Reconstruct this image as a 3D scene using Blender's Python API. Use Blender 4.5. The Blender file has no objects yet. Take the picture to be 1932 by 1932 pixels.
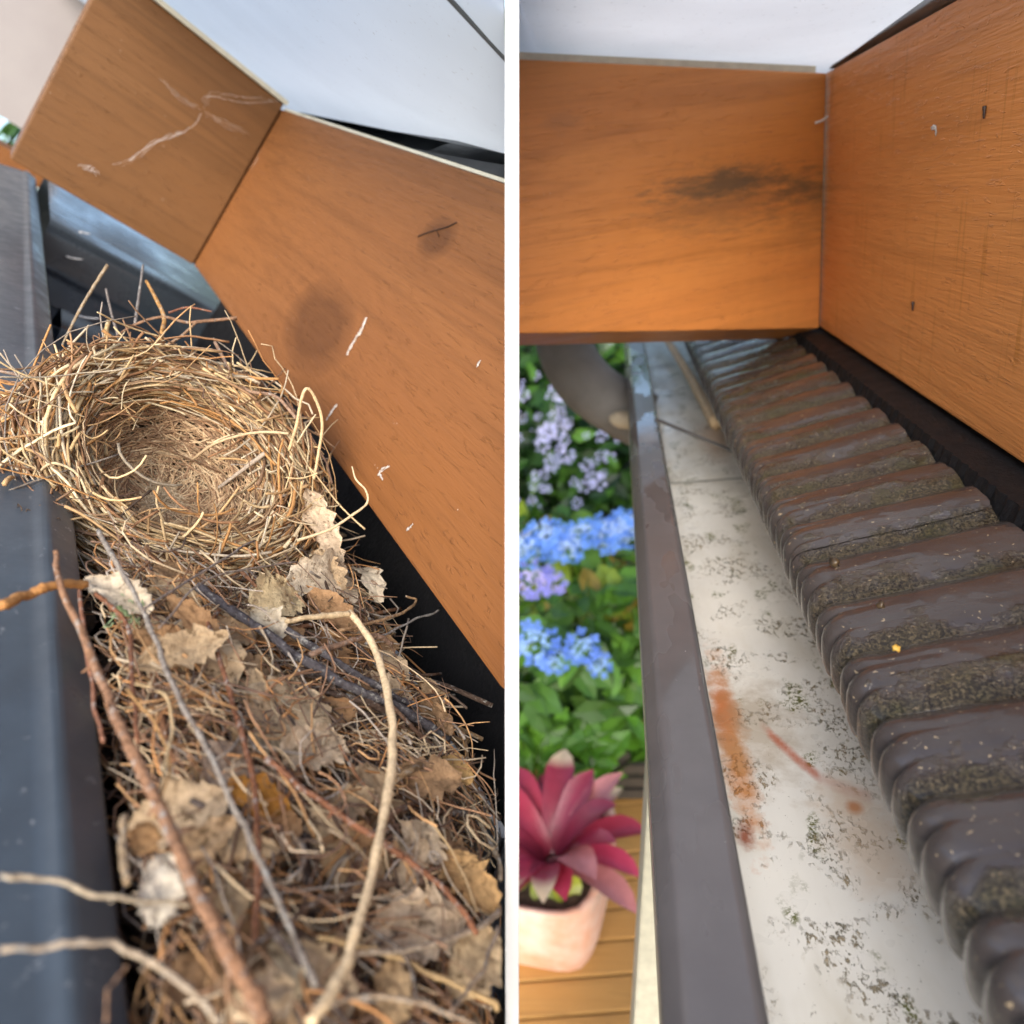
import bpy, bmesh, math, random
import numpy as np
from mathutils import Matrix, Vector, noise as mnoise
random.seed(7); rng = np.random.default_rng(7)
scene = bpy.context.scene
col = scene.collection

# ------------------------------------------------------------------ camera, world, sun, exposure
F, CX = 1400.0, 966.0                      # focal length and centre, in a 1932-unit picture
H = 1.22                                   # camera above the deck
R = np.array([[0.9834, -0.0682, -0.1680], [0.1280, -0.3951, 0.9097], [-0.1284, -0.9161, -0.3798]])
L = np.array([[0.6700, 0.3315, 0.6642], [-0.4854, -0.4812, 0.7299], [0.5616, -0.8115, -0.1615]])
def ortho(M):
    u, s, v = np.linalg.svd(M); return u @ v
R = ortho(R); L = ortho(L)                 # rows: axes of each place (across, along the gutter, up) in camera axes (right, down, forward)
CAMLOC = np.array([0, 0, H])
cam_d = bpy.data.cameras.new('camera'); cam = bpy.data.objects.new('camera', cam_d); col.objects.link(cam)
B = R @ np.diag([1, -1, -1])
m4 = Matrix.Identity(4)
for i in range(3):
    for j in range(3): m4[i][j] = B[i, j]
m4.translation = Vector(CAMLOC); cam.matrix_world = m4
cam_d.sensor_width = 36; cam_d.lens = 36 * F / 1932; cam_d.clip_start = 0.01; cam_d.clip_end = 500
cam_d.dof.use_dof = True; cam_d.dof.focus_distance = 0.295; cam_d.dof.aperture_fstop = 10.0
scene.camera = cam
world = bpy.data.worlds.new('World'); scene.world = world; world.use_nodes = True
wn = world.node_tree; bg = wn.nodes['Background']
sky = wn.nodes.new('ShaderNodeTexSky'); sky.sky_type = 'NISHITA'; sky.sun_disc = False
SUN_EL, SUN_AZ = math.radians(31), math.radians(178)
sky.sun_elevation = SUN_EL; sky.sun_rotation = SUN_AZ; sky.air_density = 1.0; sky.dust_density = 2.0
wn.links.new(sky.outputs[0], bg.inputs[0]); bg.inputs[1].default_value = 0.15
sun_d = bpy.data.lights.new('sun', 'SUN'); sun = bpy.data.objects.new('sun', sun_d); col.objects.link(sun)
sun_d.energy = 1.9; sun_d.angle = math.radians(40); sun_d.color = (1, .97, .93)
sdir = Vector((math.sin(SUN_AZ) * math.cos(SUN_EL), math.cos(SUN_AZ) * math.cos(SUN_EL), math.sin(SUN_EL)))
sun.rotation_euler = sdir.to_track_quat('Z', 'Y').to_euler(); sun.location = (0, -3, 6)
scene.view_settings.view_transform = 'Standard'; scene.view_settings.look = 'None'
scene.view_settings.exposure = 1.32; scene.view_settings.gamma = 1
scene.cycles.max_bounces = 6; scene.cycles.diffuse_bounces = 3; scene.cycles.glossy_bounces = 2; scene.cycles.transmission_bounces = 4

# ------------------------------------------------------------------ frames
def frame(Rot):
    m = Matrix.Identity(4)
    for i in range(3):
        for j in range(3): m[i][j] = Rot[i, j]
    m.translation = Vector(CAMLOC); return m
MR = frame(np.eye(3)); ML = frame(R @ L.T)
AX = {'R': R, 'L': L}; FM = {'R': MR, 'L': ML}
def ray(px, py): return np.array([px - CX, py - CX, F])
def on_plane(fr, px, py, Z):                # point of a place at a height
    w = AX[fr] @ ray(px, py); return w * (Z / w[2])
def on_x(fr, px, py, X):
    w = AX[fr] @ ray(px, py); return w * (X / w[0])
def on_y(fr, px, py, Y):
    w = AX[fr] @ ray(px, py); return w * (Y / w[1])
def at(fr, px, py, d): return AX[fr] @ (ray(px, py) * d / F)
def camc(fr, p): return AX[fr].T @ np.asarray(p, float).T if np.ndim(p) == 1 else np.asarray(p) @ AX[fr]

# ------------------------------------------------------------------ materials
def nmat(name):
    m = bpy.data.materials.new(name); m.use_nodes = True
    nt = m.node_tree; return m, nt, nt.nodes['Principled BSDF']
class NT:
    def __init__(s, nt): s.nt = nt
    def n(s, t, **k):
        o = s.nt.nodes.new(t)
        for a, b in k.items(): setattr(o, a, b)
        return o
    def ln(s, a, b): s.nt.links.new(a, b)
    def fc(s): return s.n('ShaderNodeAttribute', attribute_name='fc').outputs['Vector']
    def tint(s): return s.n('ShaderNodeAttribute', attribute_name='tint').outputs['Color']
    def mp(s, v, scale=(1, 1, 1), loc=(0, 0, 0)):
        m = s.n('ShaderNodeMapping'); s.ln(v, m.inputs[0]); m.inputs['Scale'].default_value = scale; m.inputs['Location'].default_value = loc; return m.outputs[0]
    def noise(s, v, scale, det=4, rough=.55, dist=0):
        m = s.n('ShaderNodeTexNoise'); s.ln(v, m.inputs['Vector']); m.inputs['Scale'].default_value = scale
        m.inputs['Detail'].default_value = det; m.inputs['Roughness'].default_value = rough; m.inputs['Distortion'].default_value = dist; return m.outputs[0]
    def vor(s, v, scale, out='Distance', feat='F1'):
        m = s.n('ShaderNodeTexVoronoi', feature=feat); s.ln(v, m.inputs['Vector']); m.inputs['Scale'].default_value = scale; return m.outputs[out]
    def ramp(s, f, stops):
        r = s.n('ShaderNodeValToRGB'); s.ln(f, r.inputs[0]); e = r.color_ramp.elements
        while len(e) < len(stops): e.new(.5)
        for el, (p, c) in zip(e, stops):
            el.position = p; el.color = (c, c, c, 1) if isinstance(c, (int, float)) else (*c, 1)
        return r.outputs[0]
    def mix(s, f, a, b, mode='MIX'):
        m = s.n('ShaderNodeMix', data_type='RGBA', blend_type=mode)
        for sock, v in ((m.inputs[0], f), (m.inputs[6], a), (m.inputs[7], b)):
            if isinstance(v, (int, float)): sock.default_value = v
            elif isinstance(v, tuple): sock.default_value = (*v, 1)
            else: s.ln(v, sock)
        return m.outputs[2]
    def math(s, op, a, b=0.0, clamp=False):
        m = s.n('ShaderNodeMath', operation=op, use_clamp=clamp)
        for sock, v in zip(m.inputs, (a, b)):
            if isinstance(v, (int, float)): sock.default_value = v
            else: s.ln(v, sock)
        return m.outputs[0]
    def bump(s, h, dist, strength=1.0, prev=None):
        b = s.n('ShaderNodeBump'); s.ln(h, b.inputs['Height']); b.inputs['Distance'].default_value = dist; b.inputs['Strength'].default_value = strength
        if prev: s.ln(prev, b.inputs['Normal'])
        return b.outputs[0]
    def ell(s, v, c, r, soft=.35, wob=None):
        """mask of an ellipsoid patch with a ragged border"""
        m = s.mp(v, tuple(1 / q for q in r), tuple(-a / q for a, q in zip(c, r)))
        d = s.n('ShaderNodeVectorMath', operation='LENGTH'); s.ln(m, d.inputs[0]); o = d.outputs['Value']
        if wob is not None: o = s.math('ADD', o, wob)
        mr = s.n('ShaderNodeMapRange'); s.ln(o, mr.inputs[0]); mr.inputs[1].default_value = 1 + soft; mr.inputs[2].default_value = 1 - soft
        return mr.outputs[0]

def wood(name, axis, colA, colB, stains=(), knots=(), rough=.42, spec=.4, seed=0, drips=None, thick=None):
    m, nt, p = nmat(name); g = NT(nt); v = g.fc()
    def st(along, across):
        sc = [across] * 3; sc[axis] = along
        if thick is not None: sc[thick] = along * .3
        return g.mp(v, tuple(sc), (seed, seed * .7, seed * .3))
    big = g.noise(st(3, 26), 1, 3, .6, .6); fine = g.noise(st(26, 520), 1, 3, .65); mid = g.noise(st(4, 110), 1, 3, .6, .25)
    blot = big
    c = g.mix(g.ramp(big, [(.34, 0), (.68, 1)]), colA, colB)
    c = g.mix(g.math('MULTIPLY', g.ramp(mid, [(.50, 0), (.66, 1)]), .36), c, tuple(q * .62 for q in colB))
    line = g.ramp(g.noise(st(1.6, 34), 1, 2, .4, .2), [(.475, 0), (.5, 1), (.525, 0)])
    c = g.mix(g.math('MULTIPLY', line, .3), c, tuple(q * .6 for q in colB))
    c = g.mix(g.math('MULTIPLY', g.ramp(fine, [(.55, 0), (.75, 1)]), .35), c, tuple(q * .55 for q in colB))
    c = g.mix(g.math('MULTIPLY', g.ramp(blot, [(.4, 0), (.7, 1)]), .35), c, tuple(min(1, q * 1.28) for q in colA))
    for (kc, kr) in knots:
        w = g.math('MULTIPLY', g.math('SUBTRACT', g.noise(v, 30, 3), .5), .5)
        ring = g.n('ShaderNodeVectorMath', operation='LENGTH'); g.ln(g.mp(v, tuple(1 / q for q in kr), tuple(-a / q for a, q in zip(kc, kr))), ring.inputs[0])
        rg = g.math('ABSOLUTE', g.math('SINE', g.math('MULTIPLY', g.math('ADD', ring.outputs['Value'], w), 7.0)))
        fall = g.ell(v, kc, tuple(q * 1.7 for q in kr), .7, w)
        c = g.mix(g.math('MULTIPLY', g.math('MULTIPLY', rg, fall), .16), c, tuple(q * .5 for q in colB))
        c = g.mix(g.math('MULTIPLY', g.ell(v, kc, kr, .3, w), .62), c, tuple(q * .42 for q in colB))
    if stains:
        w = g.math('MULTIPLY', g.math('SUBTRACT', g.noise(st(45, 190), 1, 6, .75), .5), 3.0)
    for (sc_, sr, amt, sc_col) in stains:
        c = g.mix(g.math('MULTIPLY', g.ell(v, sc_, sr, .45, w), amt), c, sc_col)
    if drips:
        sc = [420] * 3; sc[2] = 14
        dm = g.noise(g.mp(v, tuple(sc), (3.1, 1.2, .4)), 1, 2, .4)
        area = g.noise(g.mp(v, (1, 1, 1), (.3, .1, 0)), 16, 2)
        c = g.mix(g.math('MULTIPLY', g.math('MULTIPLY', g.ramp(dm, [(.60, 0), (.65, 1)]), g.ramp(area, [(.44, 0), (.56, 1)])), .4), c, drips)
    fl = g.ramp(g.vor(g.mp(v, (1, 1, 1), (.31, .17, .05)), 210), [(.05, 1), (.085, 0)])
    area2 = g.ramp(g.noise(v, 38, 2), [(.60, 0), (.66, 1)])
    c = g.mix(g.math('MULTIPLY', g.math('MULTIPLY', fl, area2), .8), c, (.55, .45, .36))
    g.ln(c, p.inputs['Base Color'])
    rr = g.ramp(fine, [(.3, rough - .08), (.7, rough + .15)]); g.ln(rr, p.inputs['Roughness'])
    p.inputs['Specular IOR Level'].default_value = spec
    nicks = g.noise(st(75, 420), 1, 3, .7, .8)
    b = g.bump(fine, .0010, .42); b = g.bump(g.ramp(nicks, [(.60, 0), (.68, 1)]), .0007, .6, b)
    b = g.bump(mid, .0012, .25, b)
    g.ln(b, p.inputs['Normal']); return m

def plain(name, c1, c2=None, rough=.5, scale=60, bumpd=0.0, spec=.5, metal=0, spk=None, rvar=.1, vscale=(1, 1, 1)):
    m, nt, p = nmat(name); g = NT(nt); v = g.mp(g.fc(), vscale)
    c2 = c2 or tuple(q * .8 for q in c1); nz = g.noise(v, scale, 6, .6)
    c = g.mix(g.ramp(nz, [(.35, 0), (.65, 1)]), c1, c2)
    if spk:
        sk, sscale, thr = spk
        s1 = g.noise(v, sscale, 5, .8); s2 = g.noise(v, sscale * .22, 3)
        c = g.mix(g.math('MULTIPLY', g.ramp(s1, [(thr, 0), (thr + .05, 1)]), g.ramp(s2, [(.48, 0), (.6, 1)])), c, sk)
    g.ln(c, p.inputs['Base Color']); g.ln(g.ramp(nz, [(.3, max(.02, rough - rvar)), (.7, min(1, rough + rvar))]), p.inputs['Roughness'])
    p.inputs['Specular IOR Level'].default_value = spec; p.inputs['Metallic'].default_value = metal
    if bumpd: g.ln(g.bump(g.noise(v, scale * 5, 4), bumpd, .6), p.inputs['Normal'])
    return m

def tinted(name, rough=.7, along=700, bumpd=.0004, transl=0.0, spec=.3, spots=None, dark=.45):
    """colour comes from each strand's own colour; noise adds grain"""
    m, nt, p = nmat(name); g = NT(nt); v = g.fc(); t = g.tint()
    nz = g.noise(v, along, 4, .65); n2 = g.noise(v, along * .18, 3)
    c = g.mix(g.ramp(nz, [(.35, dark), (.62, 0)]), t, g.mix(1.0, t, (.32, .27, .24), 'MULTIPLY'))
    c = g.mix(g.math('MULTIPLY', g.ramp(n2, [(.45, 0), (.7, 1)]), .35), c, g.mix(1.0, t, (1.35, 1.3, 1.2), 'MULTIPLY'))
    if spots:
        c = g.mix(g.math('MULTIPLY', g.ramp(g.noise(v, spots[1], 5, .75), [(.56, 0), (.63, 1)]), .8), c, spots[0])
    g.ln(c, p.inputs['Base Color']); p.inputs['Roughness'].default_value = rough; p.inputs['Specular IOR Level'].default_value = spec
    g.ln(g.bump(nz, bumpd, .7), p.inputs['Normal'])
    if transl:
        tr = g.n('ShaderNodeBsdfTranslucent'); g.ln(c, tr.inputs[0]); mx = g.n('ShaderNodeMixShader'); mx.inputs[0].default_value = transl
        out = nt.nodes['Material Output']; g.ln(p.outputs[0], mx.inputs[1]); g.ln(tr.outputs[0], mx.inputs[2]); g.ln(mx.outputs[0], out.inputs[0])
    return m

def sheet_mat(name, c):
    m, nt, p = nmat(name); g = NT(nt); v = g.fc()
    nz = g.noise(v, 14, 3); fleck = g.ramp(g.noise(v, 300, 3, .6), [(.66, 0), (.70, 1)])
    cc = g.mix(g.ramp(nz, [(.3, 0), (.7, 1)]), c, tuple(q * .93 for q in c)); cc = g.mix(g.math('MULTIPLY', fleck, .4), cc, (.35, .33, .3))
    g.ln(cc, p.inputs['Base Color']); p.inputs['Roughness'].default_value = .28
    g.ln(g.bump(g.noise(v, 300, 3), .0002, .3), p.inputs['Normal'])
    tr = g.n('ShaderNodeBsdfTranslucent'); g.ln(cc, tr.inputs[0]); mx = g.n('ShaderNodeMixShader'); mx.inputs[0].default_value = .85
    out = nt.nodes['Material Output']; g.ln(p.outputs[0], mx.inputs[1]); g.ln(tr.outputs[0], mx.inputs[2]); g.ln(mx.outputs[0], out.inputs[0])
    return m

# ------------------------------------------------------------------ object helpers
def tagit(o, label=None, cat=None, group=None, kind=None):
    if label: o['label'] = label
    if cat: o['category'] = cat
    if group: o['group'] = group
    if kind: o['kind'] = kind
    return o
def root(name, fr, origin, label, cat, group=None):
    o = bpy.data.objects.new(name, None); col.objects.link(o); o.empty_display_size = .02
    o.matrix_world = FM[fr] @ Matrix.Translation(Vector(origin)); o['_fr'] = fr; o['_o'] = [float(q) for q in origin]
    return tagit(o, label, cat, group)
def build(name, V, Fc, mat, fr='R', parent=None, origin=None, tint=None, smooth=False, clip=0, bevel=0.0):
    """V in place coordinates; clip: -1 keeps the nest side of the dividing board, +1 the other side"""
    V = np.asarray(V, float)
    me = bpy.data.meshes.new(name)
    if clip or bevel:
        bm = bmesh.new(); vs = [bm.verts.new(q) for q in V]
        for f in Fc: bm.faces.new([vs[i] for i in f])
        bmesh.ops.recalc_face_normals(bm, faces=bm.faces)
        if clip:
            nrm = Vector(AX[fr][:, 0]) * clip            # camera-right axis in place coordinates
            g = bm.verts[:] + bm.edges[:] + bm.faces[:]
            bmesh.ops.bisect_plane(bm, geom=g, plane_co=nrm * .0023, plane_no=-nrm, clear_outer=True)
            ed = [e for e in bm.edges if e.is_boundary]
            if ed: bmesh.ops.holes_fill(bm, edges=ed, sides=0)
        if bevel:
            bmesh.ops.bevel(bm, geom=[e for e in bm.edges if e.is_manifold and e.calc_face_angle(0) > .5], offset=bevel, segments=2, affect='EDGES', profile=.6)
        bmesh.ops.recalc_face_normals(bm, faces=bm.faces)
        V = np.array([v.co[:] for v in bm.verts]); bm.verts.index_update(); Fc = [[v.index for v in f.verts] for f in bm.faces]; bm.free()
    if parent is not None: org = np.array(parent['_o'])
    elif origin is not None: org = np.asarray(origin, float)
    else: org = np.array([(V[:, 0].min() + V[:, 0].max()) / 2, (V[:, 1].min() + V[:, 1].max()) / 2, V[:, 2].min()])
    me.from_pydata((V - org).tolist(), [], [list(map(int, f)) for f in Fc]); me.update()
    a = me.attributes.new('fc', 'FLOAT_VECTOR', 'POINT'); a.data.foreach_set('vector', V.astype(np.float32).ravel())
    if tint is not None:
        t = np.asarray(tint, np.float32)
        if t.ndim == 1: t = np.tile(t, (len(V), 1))
        c4 = np.ones((len(V), 4), np.float32); c4[:, :3] = t
        a = me.attributes.new('tint', 'FLOAT_COLOR', 'POINT'); a.data.foreach_set('color', c4.ravel())
    me.materials.append(mat)
    if smooth: me.polygons.foreach_set('use_smooth', [True] * len(me.polygons))
    o = bpy.data.objects.new(name, me); col.objects.link(o)
    if parent is not None: o.parent = parent; o['_o'] = list(parent['_o'])
    else: o.matrix_world = FM[fr] @ Matrix.Translation(Vector(org)); o['_o'] = [float(q) for q in org]
    return o
def box(x0, x1, y0, y1, z0, z1):
    V = [(x, y, z) for x in (x0, x1) for y in (y0, y1) for z in (z0, z1)]
    return V, [(0, 1, 3, 2), (4, 6, 7, 5), (0, 4, 5, 1), (2, 3, 7, 6), (0, 2, 6, 4), (1, 5, 7, 3)]
def profile(pts, y0, y1, ny=2, axis=1, wob=0.0, seed=0):
    """open profile swept along an axis; pts (a,z)"""
    V = []; Fc = []; n = len(pts)
    for i in range(ny):
        y = y0 + (y1 - y0) * i / (ny - 1)
        for k, (x, z) in enumerate(pts):
            dz = wob * mnoise.noise((y * 18, k * .7 + seed, 0)); dx = wob * mnoise.noise((y * 13, k * .5 + seed, 5))
            V.append((x + dx, y, z + dz) if axis == 1 else (y, x + dx, z + dz))
    for i in range(ny - 1):
        for k in range(n - 1):
            a = i * n + k; Fc.append((a, a + 1, a + n + 1, a + n))
    return V, Fc
def round_profile(pts, r, seg=5):
    out = [pts[0]]
    for a, b, c in zip(pts, pts[1:], pts[2:]):
        a, b, c = map(np.array, (a, b, c)); d1 = a - b; d2 = c - b
        q = min(r, np.linalg.norm(d1) * .45, np.linalg.norm(d2) * .45)
        p1 = b + d1 / np.linalg.norm(d1) * q; p2 = b + d2 / np.linalg.norm(d2) * q
        for t in np.linspace(0, 1, seg): out.append(tuple((1 - t) ** 2 * p1 + 2 * t * (1 - t) * b + t * t * p2))
    out.append(pts[-1]); return out
def smooth_path(P, n):
    P = np.asarray(P, float); m = len(P)
    if m < 3: return np.array([P[0] + (P[-1] - P[0]) * t for t in np.linspace(0, 1, n)])
    ts = np.linspace(0, m - 1, n); out = []
    E_ = np.vstack([2 * P[0] - P[1], P, 2 * P[-1] - P[-2]])
    for t in ts:
        i = min(int(t), m - 2); u = t - i; p0, p1, p2, p3 = E_[i:i + 4]
        out.append(.5 * ((2 * p1) + (-p0 + p2) * u + (2 * p0 - 5 * p1 + 4 * p2 - p3) * u * u + (-p0 + 3 * p1 - 3 * p2 + p3) * u ** 3))
    return np.array(out)
def tube(P, rad, sides=6, flat=1.0, rough=0.0, seed=0):
    P = np.asarray(P, float); n = len(P); rad = np.broadcast_to(rad, (n,))
    T = np.gradient(P, axis=0); T /= np.linalg.norm(T, axis=1)[:, None] + 1e-12
    ref = np.array([.3, .2, .93]) if abs(T[0] @ np.array([.3, .2, .93])) < .9 else np.array([1., 0, 0])
    V = []; rr = np.random.default_rng(abs(int(seed)))
    u = np.cross(T[0], ref); u /= np.linalg.norm(u)
    for i in range(n):
        u = u - T[i] * (u @ T[i]); u /= np.linalg.norm(u) + 1e-12; w = np.cross(T[i], u)
        for k in range(sides):
            a = 2 * math.pi * k / sides; q = rad[i] * (1 + rough * (rr.random() - .5))
            V.append(P[i] + u * math.cos(a) * q + w * math.sin(a) * q * flat)
    Fc = [(i * sides + k, i * sides + (k + 1) % sides, (i + 1) * sides + (k + 1) % sides, (i + 1) * sides + k) for i in range(n - 1) for k in range(sides)]
    Fc += [tuple(range(sides))[::-1], tuple((n - 1) * sides + k for k in range(sides))]
    return V, Fc
class Acc:
    def __init__(s): s.V = []; s.F = []; s.C = []; s.n = 0
    def add(s, VF, c):
        V, Fc = VF; s.V += list(V); s.F += [tuple(i + s.n for i in f) for f in Fc]; s.C += [c] * len(V); s.n += len(V)
def unit(v): v = np.asarray(v, float); return v / np.linalg.norm(v)

# ------------------------------------------------------------------ shared materials
ORA, ORB = (.60, .235, .060), (.45, .160, .040)
M_sheet = sheet_mat('roof_sheet_plastic', (.88, .88, .88))
M_cream = plain('cream_paint', (.62, .58, .45), rough=.5, scale=90)
M_white = plain('white_paint', (.86, .86, .85), (.82, .82, .80), rough=.55, scale=30)
M_black = plain('black_gap_shade', (.006, .006, .007), (.004, .004, .005), rough=.6, scale=90, bumpd=.001, spec=.25)  # near-black colour supplies the darkness of the gaps under the beams
M_dkgrey = plain('dark_grey_metal', (.050, .064, .080), (.040, .051, .064), rough=.36, scale=70, bumpd=.00012, spk=((.24, .25, .26), 190, .61))
M_shade_joint = plain('grey_shade_and_joint', (.10, .11, .115), (.05, .055, .06), rough=.4, scale=12)  # dark grey of the added shade strips and of the sheet joint
M_trough = plain('pale_blue_white_steel', (.62, .66, .74), (.5, .52, .56), rough=.35, scale=60, spk=((.18, .13, .07), 120, .6))

# ================================================================== THE PLACE ON THE RIGHT: cleaned gutter
# ---- ground, deck, dividing board
def gridsheet(x0, x1, y0, y1, z, n=2):
    V = [(x, y, z) for x in np.linspace(x0, x1, n) for y in np.linspace(y0, y1, n)]
    return V, [(i * n + j, i * n + j + 1, (i + 1) * n + j + 1, (i + 1) * n + j) for i in range(n - 1) for j in range(n - 1)]
M_soil = plain('garden_soil', (.05, .045, .025), (.03, .05, .018), rough=.9, scale=3, bumpd=.02)
tagit(build('ground', *gridsheet(-150, 150, -150, 150, -H - .12), M_soil, origin=(0, 0, -H - .12)), kind='structure')
M_deck = wood('deck_timber', 0, (.40, .215, .062), (.31, .155, .04), rough=.45, seed=4)
dk = bpy.data.objects.new('deck', None); col.objects.link(dk); dk.matrix_world = MR @ Matrix.Translation((0, .6, -H - .12)); dk['_o'] = [0, .6, -H - .12]
tagit(dk, kind='structure')
dang = math.radians(7)
c7, s7 = math.cos(dang), math.sin(dang)
for i in range(26):
    y0 = .12 + i * .0625
    V, Fc = box(-1.1, .9, y0, y0 + .0585, -H - .022, -H)
    V = np.array(V); X = V[:, 0] * c7 - (V[:, 1] - .6) * s7; Y = V[:, 0] * s7 + (V[:, 1] - .6) * c7 + .6
    V[:, 0] = X; V[:, 1] = Y; V[:, 2] += random.uniform(-.001, .001)
    build('plank', V, Fc, M_deck, parent=dk, bevel=.003)
V, Fc = box(-1.1, .9, .12, 1.75, -H - .10, -H - .028); V = np.array(V); X = V[:, 0] * c7 - (V[:, 1] - .6) * s7; Y = V[:, 0] * s7 + (V[:, 1] - .6) * c7 + .6; V[:, 0] = X; V[:, 1] = Y
build('joist_frame', V, Fc, plain('old_joists', (.05, .03, .015), rough=.8), parent=dk)

def cam_pts(pts):                           # points given in camera axes -> right place
    return (R @ np.asarray(pts, float).T).T
t_ = .5 * 26 / F * .22
zz = (.22, .86); yb = [(H - .3798 * z) / .9161 - .004 for z in zz]
P_ = [(x, y, z) for x in (-t_, t_) for (y, z) in ((yb[0], zz[0]), (yb[1], zz[1]), (-.68, zz[1]), (-.22, zz[0]))]
o = build('dividing_board', cam_pts(P_), [(0, 1, 2, 3), (7, 6, 5, 4), (0, 4, 5, 1), (1, 5, 6, 2), (2, 6, 7, 3), (3, 7, 4, 0)], M_white, bevel=.0004)  # added to fill the blank gap between the two places
tagit(o, 'thin white painted board added edge-on in the gap between the nest side and the cleaned gutter', 'board')

# ---- right gutter: lip, trough, strap
M_lip = plain('brown_grey_steel', (.115, .108, .110), (.092, .086, .088), rough=.2, scale=25, rvar=.13, bumpd=.00012, spk=((.55, .54, .52), 170, .66))
lt = NT(M_lip.node_tree); lpn = M_lip.node_tree.nodes['Principled BSDF']   # films of water lie on the lip
film = lt.ramp(lt.noise(lt.mp(lt.fc(), (1, .35, 1), (.2, .13, 0)), 34, 3, .55), [(.50, 0), (.515, 1)])
for l_ in list(lpn.inputs['Roughness'].links): M_lip.node_tree.links.remove(l_)
lt.ln(lt.math('SUBTRACT', .34, lt.math('MULTIPLY', film, .28)), lpn.inputs['Roughness'])
def trough_mat():
    m, nt, p = nmat('stained_cream_steel'); g = NT(nt); v = g.fc()
    c = g.mix(g.ramp(g.noise(v, 12, 4), [(.3, 0), (.7, 1)]), (.76, .73, .655), (.64, .62, .57))
    st = g.mp(v, (1, .6, 1))
    band = g.noise(g.mp(v, (1, .4, 1), (.2, .3, 0)), 30, 4, .6)
    c = g.mix(g.math('MULTIPLY', g.ramp(band, [(.48, 0), (.68, 1)]), .35), c, (.40, .34, .22))
    cl = g.ramp(g.noise(v, 42, 3, .6), [(.50, 0), (.60, 1)])
    sp = g.ramp(g.noise(st, 430, 5, .8), [(.535, 0), (.58, 1)])
    c = g.mix(g.math('MULTIPLY', g.math('MULTIPLY', cl, sp), .85), c, g.mix(g.ramp(g.noise(v, 110, 2), [(.45, 0), (.6, 1)]), (.26, .19, .09), (.09, .075, .03)))
    sp2 = g.ramp(g.noise(st, 520, 4, .8), [(.655, 0), (.68, 1)])
    c = g.mix(g.math('MULTIPLY', sp2, .7), c, (.10, .08, .045))
    gm = g.math('MULTIPLY', g.ramp(g.noise(g.mp(v, (1, .5, 1), (.5, .2, 0)), 55, 2), [(.60, 0), (.66, 1)]), g.ramp(g.noise(v, 500, 4, .8), [(.48, 0), (.55, 1)]))
    c = g.mix(gm, c, (.11, .115, .02))
    wn_ = g.math('SUBTRACT', g.noise(v, 90, 4, .7), .5)
    def patch(px, py, rx, ry, colr, amt, wobs=2.2, ns=70):
        nonlocal c
        q = on_plane('R', px, py, -.235); w = g.math('MULTIPLY', wn_, wobs)
        c = g.mix(g.math('MULTIPLY', g.ell(v, tuple(q), (rx, ry, .02), .6, w), amt), c, colr)
    patch(1380, 1390, .0055, .045, (.52, .18, .02), .95, 2.6)
    patch(1365, 1340, .005, .018, (.55, .13, .012), .9, 2.2)
    patch(1420, 1370, .016, .03, (.30, .22, .13), .6, 2.5)
    patch(1405, 1575, .003, .006, (.25, .05, .01), .9)
    patch(1612, 1522, .0026, .0030, (.42, .09, .012), .95, 1.4, 200)
    patch(1600, 1500, .010, .010, (.55, .36, .2), .3, 1.6)
    patch(1640, 1590, .012, .02, (.55, .36, .2), .45, 1.8)
    patch(1350, 830, .012, .05, (.45, .22, .08), .5, 1.8)
    a = on_plane('R', 1440, 1370, -.235); b = on_plane('R', 1640, 1500, -.235)
    for k in range(30):                     # the thin rust run
        t = k / 29; q = a + (b - a) * t; q[1] -= .010 * math.sin(t * math.pi)
        w = g.math('MULTIPLY', wn_, 1.3)
        c = g.mix(g.math('MULTIPLY', g.ell(v, tuple(q), (.0011, .0032, .02), .9, w), .6 if .05 < t < .5 else .16), c, (.42, .07, .012))
    g.ln(c, p.inputs['Base Color']); g.ln(g.ramp(g.noise(v, 30, 3), [(.3, .22), (.7, .45)]), p.inputs['Roughness'])
    h = g.math('MULTIPLY', cl, sp); g.ln(g.bump(h, .0006, .8), p.inputs['Normal']); return m
M_trR = trough_mat()
gr = root('rain_gutter', 'R', (.05, .6, -.24), 'cleaned brown-grey gutter with stained cream inside below the wet roof tiles', 'gutter')
lipp = round_profile([(-.0035, -.215), (-.0030, -.1865), (.0025, -.180), (.0195, -.1805), (.0218, -.1825), (.0218, -.1905)], .0018)
build('lip', *profile(lipp, -.25, 1.5, 220, wob=.0002), M_lip, parent=gr, smooth=True)
tro = build('trough', *profile(round_profile([(.0215, -.1885), (.0205, -.232), (.030, -.2352), (.105, -.2352), (.118, -.228), (.119, -.18)], .006, 7), -.25, 1.5, 120, wob=.0003), M_trR, parent=gr, smooth=True)
build('outer_face', *profile([(-.0035, -.2146), (-.0045, -.236), (.004, -.241), (.105, -.241)], -.25, 1.5, 40), M_cream, parent=gr, smooth=False)
q0 = np.array([.0205, .612, -.181]); q1 = np.array([.088, .56, -.203])
build('strap', *tube([q0, q0 * .5 + q1 * .5, q1], .0028, 6, .5), plain('strap_steel', (.09, .085, .085), rough=.4), parent=gr)
for yj in (.60, 1.05):
    build('shadow_and_seam', *profile([(.0222, -.1905), (.0225, -.2312), (.030, -.2343), (.1, -.2343)], yj - .002, yj + .002), plain('shadow_and_sealant', (.36, .35, .31), rough=.6), parent=tro)  # first band paints the strap's soft cast shadow; second is a joint
M_stick = tinted('pale_stick_bark', along=260)
P = smooth_path([on_plane('R', 1238, 610, -.205), on_plane('R', 1290, 690, -.214), on_plane('R', 1330, 760, -.222), on_plane('R', 1352, 800, -.228)], 14)
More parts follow.
